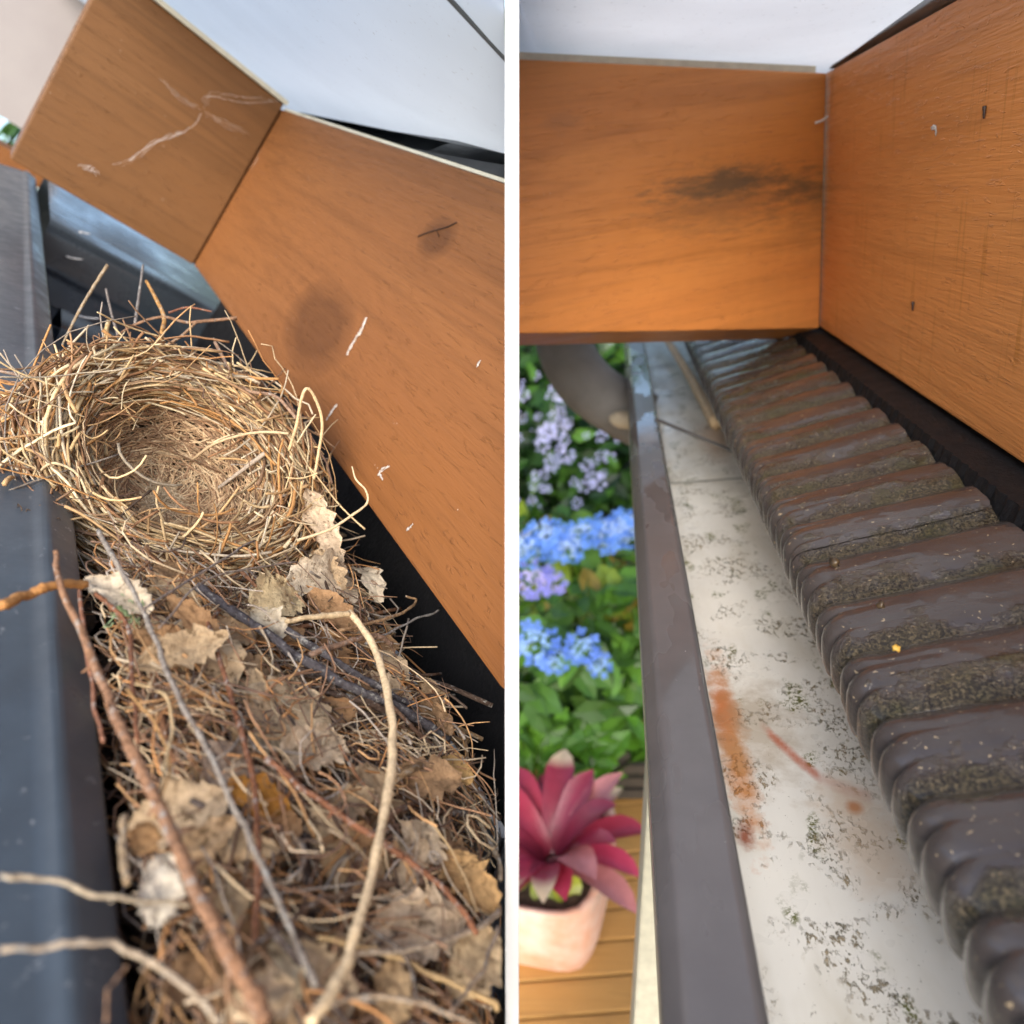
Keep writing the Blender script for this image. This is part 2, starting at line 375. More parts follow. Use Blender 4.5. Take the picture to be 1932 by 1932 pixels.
tagit(build('stick', *tube(P, np.linspace(.0045, .0065, 14), 7, rough=.15), M_stick, tint=(.80, .62, .40), smooth=True), 'pale bare stick lying in the far end of the cleaned gutter', 'stick')

# ---- wet roof tiles
def tile_mat():
    m, nt, p = nmat('wet_coated_tile'); g = NT(nt); v = g.fc(); moss = g.tint()
    mo = g.n('ShaderNodeSeparateColor'); g.ln(moss, mo.inputs[0])
    base = g.mix(g.ramp(g.noise(v, 40, 4), [(.3, 0), (.7, 1)]), (.058, .049, .045), (.040, .033, .031))
    grain = g.noise(v, 900, 4, .75); pat = g.noise(v, 30, 5, .7)
    msk = g.math('MULTIPLY', g.ramp(g.math('ADD', g.math('MULTIPLY', pat, 1.25), g.math('MULTIPLY', mo.outputs[0], .42)), [(.76, 0), (1.0, 1)]), g.ramp(grain, [(.30, .25), (.5, 1)]))
    mosscol = g.mix(g.ramp(grain, [(.45, 0), (.68, 1)]), (.045, .036, .018), (.24, .185, .10))
    mosscol = g.mix(g.math('MULTIPLY', g.ramp(g.noise(v, 50, 3), [(.5, 0), (.66, 1)]), .5), mosscol, (.075, .080, .015))
    c = g.mix(msk, base, mosscol)
    c = g.mix(g.ramp(g.noise(v, 420, 3, .6), [(.66, 0), (.69, 1)]), c, (.30, .23, .14))
    g.ln(c, p.inputs['Base Color'])
    g.ln(g.math('ADD', g.ramp(g.noise(v, 60, 3), [(.3, .10), (.7, .24)]), g.math('MULTIPLY', msk, .2)), p.inputs['Roughness'])
    p.inputs['Specular IOR Level'].default_value = .5; p.inputs['Coat Weight'].default_value = .55; p.inputs['Coat Roughness'].default_value = .06
    b = g.bump(g.math('MULTIPLY', g.math('MULTIPLY', grain, g.math('ADD', msk, .08)), 1.0), .0030, 1.0)
    b = g.bump(g.noise(v, 130, 3, .5), .0012, .35, b); g.ln(b, p.inputs['Normal']); return m
M_tile = tile_mat()
tr = root('tiled_roof', 'R', (.13, .5, -.18), 'wet dark brown fluted roof tiles with moss overhanging the clean gutter', 'roof')
PITCH = .0335
def tile_mesh(ya, yb_, lift, slot):
    ny = int((yb_ - ya) / .0009); ny = max(60, min(ny, 520))
    prof = [(.0685, -.1765, 1.), (.0672, -.172, 1.), (.0668, -.1675, 1.), (.0668, -.1630, 1.), (.0674, -.1597, .95), (.0688, -.1572, .85), (.0708, -.1556, .7), (.0735, -.1547, .55), (.0775, -.1541, .38)]
    prof += [(x, -.1541 + (x - .0775) * .20, .38 * max(.25, 1 - (x - .0775) / .03)) for x in np.linspace(.081, .1435, 26)]
    V = []; C = []; n = len(prof)
    for i in range(ny):
        y = ya + (yb_ - ya) * i / (ny - 1); e = min(i, ny - 1 - i) / 6.0
        ph = (y + .006 + .004 * mnoise.noise((y * 9, 4.4, 0))) / PITCH; fr_ = ph % 1.0
        main = (.5 + .5 * math.cos(2 * math.pi * (fr_ - .5 + .07 * math.sin(2 * math.pi * fr_)))) ** .6
        flu = abs(math.sin(math.pi * ph * 3)) ** .6
        sag = .0012 * mnoise.noise((y * 7, 1.3, 0))
        for (x, z, f) in prof:
            big = .0042 * (main - .5) * (1 + .3 * mnoise.noise((int(ph) * 3.7, .5, 0))) * (1 - .55 * f)
            lm = .0008 * mnoise.noise((x * 40, y * 55, 2.2)) + .0003 * mnoise.noise((x * 190, y * 190, 7))
            dx = -.0030 * f * (flu - .4) - .0016 * f * main
            dz = .0009 * f * (flu - .5) + big + lm + sag
            if f >= .99: dz *= .4 if z < -.17 else 1
            V.append((x + dx + .0008 * mnoise.noise((y * 40, x * 30, 9)), y, z + dz + lift - (.0012 if e < .5 else 0)))
            mo = (1 - main) * .75 + .25 * (fr_ < .45) - .25 * (x < .07)
            C.append((max(0, mo), 0, 0))
    Fc = [(i * n + k, i * n + k + 1, (i + 1) * n + k + 1, (i + 1) * n + k) for i in range(ny - 1) for k in range(n - 1)]
    return V, Fc, C
edges = [-.12, .3035, .452, .86, 1.30]
for i in range(4):
    V, Fc, C = tile_mesh(edges[i], edges[i + 1] + .003, (0, .0016, .0004, .0019)[i], i)
    build('tile', V, Fc, M_tile, parent=tr, tint=C, smooth=True)
# black ribbed strip standing in for the shade under the beam
bs = root('gap_shade_strip', 'R', (.16, .5, -.15), 'black ribbed strip standing in for shade in the gap between wet tiles and beam', 'strip')
V = []; n = 420
for i in range(n):
    y = -.1 + 1.4 * i / (n - 1); rx = .0016 * abs(math.sin(y / .009 * math.pi))
    V += [(.1430 + rx, y, -.149), (.1432 + rx, y, -.1415 + .0012 * mnoise.noise((y * 90, 0, 0))), (.1455 + rx, y, -.1335), (.23, y, -.131)]
build('ribbed_face', V, [(i * 4 + k, i * 4 + k + 1, i * 4 + k + 5, i * 4 + k + 4) for i in range(n - 1) for k in range(3)], M_black, parent=bs)

# ---- timber beams, right
xf, zb, zt = .163, -.1287, .0612
BRc = on_y('R', 1546, 619, .67); TRc = on_y('R', 1560, 137, .67); hb = np.linalg.norm(TRc - BRc)
u0, u1 = R @ ray(966, 110), R @ ray(966, 629); sc_ = hb / np.linalg.norm(u0 - u1)
TLc, BLc = u0 * sc_, u1 * sc_; bn = np.cross(BRc - BLc, TLc - BLc); bn = unit(bn) * (1 if bn[1] > 0 else -1) * .045
TLc = TRc + (TLc - TRc) * 1.2; BLc = BRc + (BLc - BRc) * 1.2
def slab(c00, c01, c10, c11, off, nu=24, nv=8):
    """board between two edges, as a front and a back sheet joined round the rim"""
    V = []; n = nv + 1
    for o_ in (0, 1):
        for i in range(nu + 1):
            for j in range(nv + 1):
                u, v = i / nu, j / nv; V.append((c00 * (1 - u) + c10 * u) * (1 - v) + (c01 * (1 - u) + c11 * u) * v + off * o_)
    m = (nu + 1) * n; Fc = []
    for i in range(nu):
        for j in range(nv):
            a = i * n + j; Fc += [(a, a + 1, a + n + 1, a + n), (m + a, m + a + n, m + a + n + 1, m + a + 1)]
    for i in range(nu):
        for j in (0, nv): a = i * n + j; Fc.append((a, a + n, a + n + m, a + m))
    for j in range(nv):
        for i in (0, nu): a = i * n + j; Fc.append((a, a + 1, a + 1 + m, a + m))
    return V, Fc
def on_beam(px, py):
    w = R @ ray(px, py); nb = unit(bn); return w * ((BRc @ nb) / (w @ nb))
M_beamR = wood('orange_stained_beam', 0, ORA, ORB, seed=1.3, thick=1, stains=[
    (tuple(on_beam(1345, 350)), (.058, .05, .0095), .75, (.095, .075, .045)), (tuple(on_beam(1500, 362)), (.045, .05, .010), .65, (.085, .065, .04)),
    (tuple(on_beam(1330, 380)), (.070, .05, .022), .4, (.09, .07, .045)), (tuple(on_beam(1500, 390)), (.04, .05, .04), .3, (.14, .09, .04)), (tuple(on_beam(1060, 232)), (.012, .05, .006), .22, (.11, .09, .07))])
V, Fc = slab(BLc, TLc, BRc, TRc, bn)
tagit(build('cross_beam', V, Fc, M_beamR, clip=1, bevel=.0015), 'orange stained timber beam with black mould stain crossing above the cleaned gutter', 'beam')
M_fasR = wood('orange_stained_fascia', 1, (.66, .27, .080), (.53, .195, .052), seed=2.1, drips=(.36, .13, .012))
V, Fc = box(xf, xf + .045, -.35, .76, zb - .001, zt)
tagit(build('side_beam', V, Fc, M_fasR, bevel=.0015), 'orange stained timber beam with drip marks running beside the wet roof tiles', 'beam')
up_ = unit(TRc - BRc); e_ = unit(bn) * .004; tw = unit(bn) * .03
V = [q + w_ for q in (TLc + up_ * .0006 + e_, TRc + up_ * .0006 + e_ + (TLc - TRc) * .02) for w_ in (up_ * 0, up_ * .0055, tw, tw + up_ * .0055)]
tagit(build('trim_strip', V, Fc, M_cream, clip=1), 'thin cream strip lying on top of the mould-stained cross beam', 'trim')
# roof sheet over the right beams
def rsheet():
    V = []; nx, ny = 60, 40
    for i in range(nx):
        x = -.45 + 1.6 * i / (nx - 1)
        for j in range(ny):
            y = .30 + 1.3 * j / (ny - 1)
            z = zt + .0085 + max(0, xf - x) * (TLc[2] - TRc[2]) / (TRc[0] - TLc[0]) + .018 * math.exp(-((x - .20) / .045) ** 2) * max(0, min(1, (.72 - y) / .35)) + .0012 * math.sin(x * 50) + max(0, y - .66) * .05
            V.append((x, y, z))
    return V, [(i * ny + j, (i + 1) * ny + j, (i + 1) * ny + j + 1, i * ny + j + 1) for i in range(nx - 1) for j in range(ny - 1)]
tagit(build('roof_sheet', *rsheet(), M_sheet, clip=1, smooth=True), 'white translucent roof sheet above the mould-stained cross beam', 'roof sheet')
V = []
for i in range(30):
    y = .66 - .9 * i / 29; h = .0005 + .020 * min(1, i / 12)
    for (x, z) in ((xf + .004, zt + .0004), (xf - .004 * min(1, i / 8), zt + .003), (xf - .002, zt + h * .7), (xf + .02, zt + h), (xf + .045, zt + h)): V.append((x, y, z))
tagit(build('shade_strip', V, [(i * 5 + k, i * 5 + k + 1, i * 5 + k + 6, i * 5 + k + 5) for i in range(29) for k in range(4)], M_shade_joint, smooth=True), 'curved dark grey strip standing in for flashing along the top of the beam beside the wet tiles', 'shading')  # added dark wedge stands in for the shade under the roof sheet
# small things on the right beams
def twig(name, pts, r0, r1, mat, tint, fr, label, cat='twig', group=None, sides=6, rough=.25, n=None, parent=None, flat=1.0):
    n = n or max(6, len(pts) * 4); P = smooth_path(pts, n)
    o = build(name, *tube(P, np.linspace(r0, r1, n), sides, flat, rough, random.randrange(9999)), mat, fr, parent=parent, tint=tint, smooth=True)
    if parent is None: tagit(o, label, cat, group)
    return o
M_twig = tinted('twig_bark', along=620, rough=.85, bumpd=.0016, spots=((.33, .32, .29), 380), dark=.85, spec=.15)
M_web = plain('cobweb_silk', (.72, .70, .68), rough=.6)
yb0 = .664
twig('insect_leg_twig', [on_beam(1522, 200) * .995, on_beam(1533, 222) * .993, on_beam(1542, 234) * .99], .0012, .0018, M_twig, (.08, .05, .02), 'R', 'tiny dark twig caught in the corner of the cleaned side beams')
twig('web_tuft', [on_y('R', 1538, 232, yb0), on_y('R', 1550, 228, yb0), on_y('R', 1562, 219, yb0)], .0009, .0007, M_web, None, 'R', 'small white web tuft in the corner of the cleaned side beams', 'cobweb')
def fleck(pts, fr, label, mat=M_web, cat='bird dropping', name='dropping', r=.0012, depth=.5):
    """ragged smear dried flat on the face of a beam (face lies across the first axis)"""
    a = Acc(); P = smooth_path(pts, 18); x0 = P[:, 0].mean()
    for strand in range(4):
        Q = P + rng.normal(size=3) * r * .5 + rng.normal(size=P.shape) * r * .22
        i0 = rng.integers(0, 7); i1 = rng.integers(11, 19)
        V, Fc = tube(Q[i0:i1], r * rng.uniform(.15, .75, i1 - i0), 6); V = np.array(V); V[:, 0] = x0 + (V[:, 0] - x0) * .12; a.add((V, Fc), 0)
    tagit(build(name, a.V, a.F, mat, fr, smooth=True), label, cat)
fleck([on_x('R', 1755, 244, xf - .0004), on_x('R', 1764, 240, xf - .0004), on_x('R', 1766, 256, xf - .0004)], 'R', 'small white dropping on the beam beside the wet tiles', r=.0010)
for (px, py, l) in ((1857, 212, 'dark oval insect resting high on the beam beside the wet tiles'), (1722, 578, 'dark speck insect low on the beam beside the wet tiles')):
    q = on_x('R', px, py, xf - .0008)
    twig('insect', [q + np.array([0, 0, -.0025]), q, q + np.array([0, .0005, .0025])], .0004, .0009, plain('insect_brown', (.03, .012, .008)), None, 'R', l, 'insect')
# debris lumps on the tiles
M_grit = plain('dark_grit', (.03, .022, .016), (.08, .05, .02), rough=.35, scale=400)
def lump(px, py, Z, s, label, mat=M_grit, name='debris_clump', cat='debris'):
    q = on_plane('R', px, py, Z); bm = bmesh.new(); bmesh.ops.create_icosphere(bm, subdivisions=2, radius=s)
    for v in bm.verts: v.co = Vector(q) + v.co * (1 + .7 * mnoise.noise(v.co * (1.6 / s) + Vector(q) * 90)) * 1.0 * .9
    V = [tuple(v.co) for v in bm.verts]; Fc = [[v.index for v in f.verts] for f in bm.faces]; bm.free()
    tagit(build(name, V, Fc, mat, smooth=True), label, cat)
lump(1575, 1062, -.148, .0022, 'wet black crumb of debris on the tiles above the narrow seam')
lump(1662, 1142, -.146, .0015, 'small dark pebble of grit on the near wet tile')
lump(1690, 1222, -.147, .0014, 'tiny yellow seed lying on the near wet tile', plain('yellow_seed', (.5, .3, .05)), 'seed', 'seed')

# ---- downpipe elbow and cream post outside the right gutter
dp = root('downpipe_elbow', 'R', at('R', 1170, 790, .84), 'blurred grey curved downpipe bend outside the far gutter end', 'downpipe')
P = smooth_path([at('R', 1215, 795, .86), at('R', 1165, 768, .86), at('R', 1110, 728, .86), at('R', 1072, 672, .86), at('R', 1058, 600, .86), at('R', 1062, 480, .86)], 26)
build('pipe_bend', *tube(P, .033, 20), plain('grey_pipe', (.24, .23, .225), (.20, .19, .185), rough=.6, scale=30, spec=.3), parent=dp, smooth=True)
P = smooth_path([at('R', 1218, 797, .82), at('R', 1185, 793, .82), at('R', 1150, 789, .82)], 8)
build('bend_highlight', *tube(P, [.010] * 6 + [.008, .003], 12), plain('pale_highlight', (.7, .6, .45), rough=.4), parent=dp, smooth=True)  # pale stub put in as the highlight on the pipe bend
pc = on_plane('R', 1226, 1907, -.62)
V = [(x + (z + .25) * .105, y, z) for x in (.006, .04) for y in (.39, .43) for z in (-H, -.243)]; Fc = box(0, 1, 0, 1, 0, 1)[1]
tagit(build('support_post', V, Fc, M_cream, bevel=.002), 'cream painted leaning post under the outer edge of the cleaned gutter', 'post')

# ---- planter with the red bromeliad
pb = on_plane('R', 1030, 1848, -H)
pl = root('planter', 'R', (pb[0], pb[1] + .12, -H), 'weathered pale terracotta planter on the deck left of the gutter', 'planter')
def square_ring(cx, cy, s, z, n=10, rr=.22):
    pts = []
    for q in range(4):
        for k in range(n):
            a = math.pi / 2 * q + math.pi / 2 * k / n; e = 5.0
            c, s_ = math.cos(a), math.sin(a); r = (abs(c) ** e + abs(s_) ** e) ** (-1 / e); pts.append((cx + s * r * c, cy + s * r * s_, z))
    return pts
pcx, pcy = pb[0] - .02, pb[1] + .135
yaw = math.radians(-10)
def ringstack(levels):
    V = []; n = 40
    for (s, z) in levels: V += square_ring(0, 0, s, z)
    V = np.array(V); X = V[:, 0] * math.cos(yaw) - V[:, 1] * math.sin(yaw) + pcx; Y = V[:, 0] * math.sin(yaw) + V[:, 1] * math.cos(yaw) + pcy
    V[:, 0] = X; V[:, 1] = Y
    Fc = [(i * n + k, i * n + (k + 1) % n, (i + 1) * n + (k + 1) % n, (i + 1) * n + k) for i in range(len(levels) - 1) for k in range(n)]
    return V, Fc
M_terra = plain('weathered_terracotta', (.62, .45, .36), (.56, .25, .13), rough=.85, scale=11, bumpd=.001, spk=((.30, .24, .19), 40, .55))
hp = .165
lv = [(.112, -H), (.126, -H + .04), (.134, -H + .08), (.138, -H + .13), (.139, -H + hp), (.139, -H + hp + .004), (.127, -H + hp + .004), (.125, -H + hp - .03)]
pw = build('pot_wall', *ringstack(lv[:5]), M_terra, parent=pl, smooth=True)
build('rim', *ringstack([(.1392, -H + hp - .002)] + lv[5:]), M_terra, parent=pw, smooth=True)
V, Fc = ringstack([(.126, -H + hp - .02), (.001, -H + hp - .015)])
build('potting_soil', V, Fc, plain('potting_mix', (.045, .028, .018), (.12, .08, .05), rough=.95, scale=90, bumpd=.01), parent=pl)
br = root('bromeliad', 'R', (pcx + .03, pcy - .03, -H + hp - .02), 'red-pink bromeliad rosette growing in the terracotta planter', 'plant')
def strap_leaf(base, az, ln_, w, lift, droop, n=9, twist=0):
    P = []; d = np.array([math.cos(az), math.sin(az), 0]); sd = np.array([-math.sin(az), math.cos(az), 0]); up = np.array([0, 0, 1.])
    V = []
    for i in range(n):
        t = i / (n - 1); a = lift - droop * t * t; 
        p = (P[-1] + (d * math.cos(a) + up * math.sin(a)) * ln_ / (n - 1)) if P else np.array(base, float)
        P.append(p); ww = w * (.75 + .5 * math.sin(t * 2.2)) * (1 if t < .7 else max(.06, 1 - ((t - .7) / .3) ** 2.2))
        nn = -d * math.sin(a) + up * math.cos(a)
        for s, dz in ((-1, .32), (-.5, .08), (0, 0), (.5, .08), (1, .32)): V.append(p + sd * s * ww * .5 + nn * dz * ww * .5)
    Fc = [(i * 5 + k, i * 5 + k + 1, i * 5 + k + 6, i * 5 + k + 5) for i in range(n - 1) for k in range(4)]
    return V, Fc
M_brom = tinted('bromeliad_leaf', rough=.35, along=60, bumpd=.0005, transl=.25, spec=.5, dark=.2)
bc = np.array([pcx + .04, pcy - .03, -H + hp - .004])
for i in range(32):
    az = i * 2.4 + .4; lay = i / 32
    ln_ = .155 + .05 * random.random(); lift = .35 + 1.0 * lay + random.uniform(-.1, .1)
    colr = random.choice([(.42, .04, .09), (.32, .03, .06), (.50, .08, .14), (.44, .11, .19), (.46, .18, .18), (.24, .025, .05)])
    if i < 8: colr = random.choice([(.36, .40, .03), (.25, .30, .04)]); lift = .15; ln_ = .075
    V, Fc = strap_leaf(bc + np.array([math.cos(az), math.sin(az), 0]) * .012, az, ln_, random.uniform(.034, .046), lift * .78 + random.uniform(-.15, .2), 1.1 - .5 * lay + random.uniform(-.3, .5))
    tt = np.tile(np.array(colr), (len(V), 1))
    tipc = np.array((.55, .42, .28) if i % 4 == 0 else colr); tt[-10:] = tipc
    build('leaf', V, Fc, M_brom, parent=br, tint=tt, smooth=True)

# ---- garden behind: hydrangea, mid shrub, tall flowering shrub, far trees
M_leaf = tinted('garden_leaf', rough=.38, along=40, bumpd=.001, transl=.35, spec=.5, dark=.25)
M_petal = tinted('petal', rough=.6, along=40, bumpd=.0005, transl=.3, dark=.1)
def leaf_cloud(n, centre, rad, size, cols, acc, fold=.25, shell=.55, down=.3):
    for _ in range(n):
        d = unit(rng.normal(size=3)); r = (shell + (1 - shell) * rng.random()) ; p = np.array(centre) + d * np.array(rad) * r
        nrm = unit(d * .6 + np.array([0, -.35, .75]) + rng.normal(size=3) * .45); u = unit(np.cross(nrm, rng.normal(size=3))); w = np.cross(nrm, u)
        s = size * rng.uniform(.65, 1.25); b = s * .27
        V = [p - u * s * .5, p - u * s * .12 + w * b + nrm * b * fold, p + u * s * .28 + w * b * .75 + nrm * b * fold, p + u * s * .55 - nrm * b * .4, p + u * s * .28 - w * b * .75 + nrm * b * fold, p - u * s * .12 - w * b + nrm * b * fold, p + u * s * .05]
        c = np.array(cols[rng.integers(len(cols))]) * rng.uniform(.75, 1.2)
        acc.add((V, [(0, 6, 1), (1, 6, 2), (2, 6, 3), (3, 6, 4), (4, 6, 5), (5, 6, 0)]), tuple(c))
def stems(par, base, tops, r=.008):
    for t in tops:
        P = smooth_path([base, (np.array(base) + np.array(t)) / 2 + rng.normal(size=3) * .03, t], 8)
        build('stem', *tube(P, np.linspace(r, r * .4, 8), 5), M_twig, parent=par, tint=(.10, .07, .04))
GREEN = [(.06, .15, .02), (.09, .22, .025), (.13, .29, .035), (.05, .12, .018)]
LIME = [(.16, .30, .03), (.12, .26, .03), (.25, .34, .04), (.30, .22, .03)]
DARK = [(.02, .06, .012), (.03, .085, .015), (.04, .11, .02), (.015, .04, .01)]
def bush(name, fr_px, d, rad, n, size, cols, label, cat='shrub', group=None, clumps=7, ground=True):
    c = at('R', *fr_px, d); b = np.array([c[0], c[1] + .1, -H - .12])
    rt = root(name, 'R', b, label, cat, group); a = Acc()
    for k in range(clumps):
        cc = c + rng.normal(size=3) * np.array(rad) * .42
        leaf_cloud(n // clumps, cc, np.array(rad) * rng.uniform(.45, .7), size, cols, a)
    o = build('crown', a.V, a.F, M_leaf, parent=rt, tint=a.C); tagit(o, kind='stuff')
    stems(rt, b, [c + rng.normal(size=3) * np.array(rad) * .4 for _ in range(5)])
    return rt, c
def flower_head(par, c, r, nrm, c_out, c_in, n_out=9, n_in=34):
    a = Acc(); nrm = unit(nrm); u = unit(np.cross(nrm, [.3, .9, .1])); w = np.cross(nrm, u)
    def floret(p, s, cc):
        nn = unit(nrm + rng.normal(size=3) * .3); uu = unit(np.cross(nn, rng.normal(size=3))); ww = np.cross(nn, uu)
        for k in range(4):
            an = k * math.pi / 2; dd = uu * math.cos(an) + ww * math.sin(an); ee = np.cross(nn, dd)
            a.add(([p, p + dd * s * .6 + ee * s * .42, p + dd * s + nn * s * .15, p + dd * s * .6 - ee * s * .42], [(0, 1, 2, 3)]), tuple(np.array(cc) * rng.uniform(.85, 1.15)))
    for k in range(n_out):
        an = 2 * math.pi * k / n_out + rng.uniform(-.2, .2); floret(c + (u * math.cos(an) + w * math.sin(an)) * r * rng.uniform(.75, 1.05), r * .36, c_out)
    for k in range(n_in):
        an = rng.uniform(0, 6.28); q = r * .7 * math.sqrt(rng.random()); floret(c + (u * math.cos(an) + w * math.sin(an)) * q + nrm * r * .16 * (1 - q / r), r * .13, c_in)
    build('flower_head', a.V, a.F, M_petal, parent=par, tint=a.C)
BL, BLI = (.16, .30, .85), (.35, .55, .95)
hy, hc = bush('hydrangea', (1090, 1290), 1.85, (.26, .20, .20), 900, .085, GREEN, 'leafy hydrangea with blue lacecap flowers low behind the bromeliad', clumps=8)
for (px, py, d, r) in ((1010, 1215, 1.46, .044), (1095, 1222, 1.48, .034), (1132, 1255, 1.48, .024), (1050, 1245, 1.46, .026), (1005, 1093, 1.50, .040), (1042, 1102, 1.52, .030)):
    flower_head(hy, at('R', px, py, d), r, (-.1, -.55, .8), BL if py > 1150 else (.30, .30, .80), BLI if py > 1150 else (.55, .5, .85))
h2, hc2 = bush('hydrangea', (1080, 1110), 2.25, (.34, .25, .18), 800, .085, GREEN + LIME, 'yellow-green hydrangea with a row of sky blue flowers across its top', clumps=8)
for k, (px, py) in enumerate(((985, 1030), (1020, 1005), (1050, 1012), (1075, 1035), (1095, 1008), (1130, 1000), (1160, 995), (1185, 988), (1150, 1015), (1178, 1010), (1000, 1045), (1060, 1035))):
    flower_head(h2, at('R', px, py, 1.74 + .02 * (k % 3)), .040, (-.1, -.5, .85), (.20, .40, .95), (.55, .72, .98))
h3, _ = bush('lime_shrub', (1150, 1125), 1.86, (.11, .10, .10), 260, .095, LIME, 'bright yellow-green leafy shrub between blue hydrangea and the gutter lip', clumps=5)
h4, _ = bush('broadleaf_plant', (1080, 1395), 1.60, (.21, .10, .06), 110, .085, [(.10, .26, .02), (.13, .30, .03), (.07, .18, .02)], 'large smooth green leaves just above the bromeliad', 'plant', clumps=6)
h5, _ = bush('dark_undergrowth', (1100, 1420), 1.95, (.32, .12, .22), 420, .08, DARK, 'dark green undergrowth behind the bromeliad', 'shrub', clumps=6)
lil = []
for k, (px, py, d, rad) in enumerate((((1060), 820, 3.3, (.75, .5, .55)), (1150, 700, 3.9, (.8, .5, .75)), (1010, 640, 3.7, (.7, .5, .7)))):
    lb = ['dark green shrub dotted with lilac blossom above the blue hydrangeas', 'dark flowering shrub seen inside the curve of the grey downpipe', 'dark flowering shrub left of the grey downpipe bend'][k]
    t, c = bush('lilac_shrub', (px, py), d, rad, 2200, .10, DARK + GREEN[:2], lb, 'shrub', 'lilac flowering shrubs at the back', clumps=12)
    for q in range(70):
        p = at('R', px + rng.normal() * 75, py + rng.normal() * 85, d - rad[1] * .8 - .15 * rng.random())
        flower_head(t, p, .024 * rng.uniform(.5, 1.3), (-.1, -.7, .6), (.60, .60, .90), (.70, .68, .93), 6, 8)
far = [(-3.2, 5.2), (-1.6, 5.6), (.1, 5.4), (1.7, 6.0), (3.2, 5.6), (5.2, 5.5)]
for k, (x, y) in enumerate(far):
    b = np.array([x, y, -H - .12]); lab = ['%s of the six leafy trees behind the garden, counted from the left' % s for s in ('first', 'second', 'third', 'fourth', 'fifth', 'sixth')][k]
    t = root('garden_tree', 'R', b, lab, 'tree', 'trees at the back of the garden'); a = Acc(); top = b + np.array([0, 0, 2.0 + .5 * (k % 2)])
    for q in range(10): leaf_cloud(170, top + rng.normal(size=3) * np.array([.5, .35, .55]) - np.array([0, 0, .4]), (.45, .4, .4), .15, DARK + GREEN, a)
    tagit(build('crown', a.V, a.F, M_leaf, parent=t, tint=a.C), kind='stuff')
    build('trunk', *tube(smooth_path([b, b + np.array([.05, 0, .9]), top], 8), np.linspace(.09, .03, 8), 8, rough=.2), M_twig, parent=t, tint=(.09, .065, .045), smooth=True)
# dark slat screen behind the pot
fs = root('slat_screen', 'R', (at('R', 1190, 1500, 1.60)[0], at('R', 1190, 1500, 1.60)[1], -H), 'dark slatted screen half hidden behind the bromeliad', 'screen')
sc0 = at('R', 1190, 1500, 1.60)
for k in range(3):
    V, Fc = box(sc0[0] - .03, sc0[0] + .35, sc0[1], sc0[1] + .012, -H + .01 + k * .034, -H + .01 + k * .034 + .022)
    build('slat', V, Fc, plain('dark_slat', (.05, .04, .03), rough=.6) if k == 0 else bpy.data.materials['dark_slat'], parent=fs)
for sx in (-.025, .3): build('upright', *box(sc0[0] + sx, sc0[0] + sx + .03, sc0[1] + .0125, sc0[1] + .035, -H, -H + .12), bpy.data.materials['dark_slat'], parent=fs)

# ================================================================== THE PLACE ON THE LEFT: nest in the clogged gutter
XF, ZB, ZT = .19, -.094, .072
LZ = -.13
gl = root('rain_gutter', 'L', (.13, .4, -.2), 'dark blue-grey gutter clogged with twigs and dry leaves under the nest', 'gutter')
lp = round_profile([(.000, -.19), (.004, -.1460), (.0575, -.1314), (.0602, -.1290), (.0622, -.1288), (.0712, -.1314), (.0722, -.1335), (.0722, -.150)], .0022)
build('lip', *profile(lp, -.02, 1.05, 60, wob=.0001), M_dkgrey, 'L', parent=gl, smooth=True, clip=-1)
build('trough', *profile(round_profile([(.0716, -.148), (.0712, -.19), (.08, -.197), (.195, -.197), (.2035, -.19), (.2045, -.1335), (.2075, -.133)], .005), -.02, .60, 60), M_trough, 'L', parent=gl, smooth=True, clip=-1)
build('corner_floor', *profile([(.0716, -.148), (.0712, -.190), (.42, -.190)], .60, .86, 3), M_dkgrey, 'L', parent=gl)
# return gutter crossing behind the nest
rp = round_profile([(.775, -.189), (.792, -.168), (.8, -.1655), (.806, -.1345), (.815, -.128), (.850, -.1265), (1.06, -.118), (1.065, -.19)], .004)
gb = root('return_gutter', 'L', (.25, .83, -.19), 'dark grey gutter return crossing behind the nest under the far beam', 'gutter')
build('lip', *profile(rp, .078, .55, 30, axis=0, wob=.0006), plain('dark_slate_metal', (.035, .045, .055), (.028, .034, .042), rough=.28, scale=20), 'L', parent=gb, smooth=True)
build('corner_joint', *profile(round_profile([(.64, -.1895), (.655, -.172), (.70, -.168), (.715, -.1892)], .004), .10, .40, 6, axis=0), bpy.data.materials['dark_slate_metal'], 'L', parent=gb, smooth=True)
for (px, py, s, l) in ((140, 488, .006, 'white dropping on the dark return gutter face'), (165, 600, .007, 'larger white dropping smeared behind the nest'), (160, 440, .004, 'faint white dropping on the upper edge of the return gutter')):
    q = on_y('L', px, py, .793 if py < 500 else .64)
    twig('dropping', [q + np.array([-s, 0, -s * .3]), q, q + np.array([s, 0, s * .5])], s * .5, s * .35, M_web, None, 'L', l, 'bird dropping', flat=.3, rough=.6)

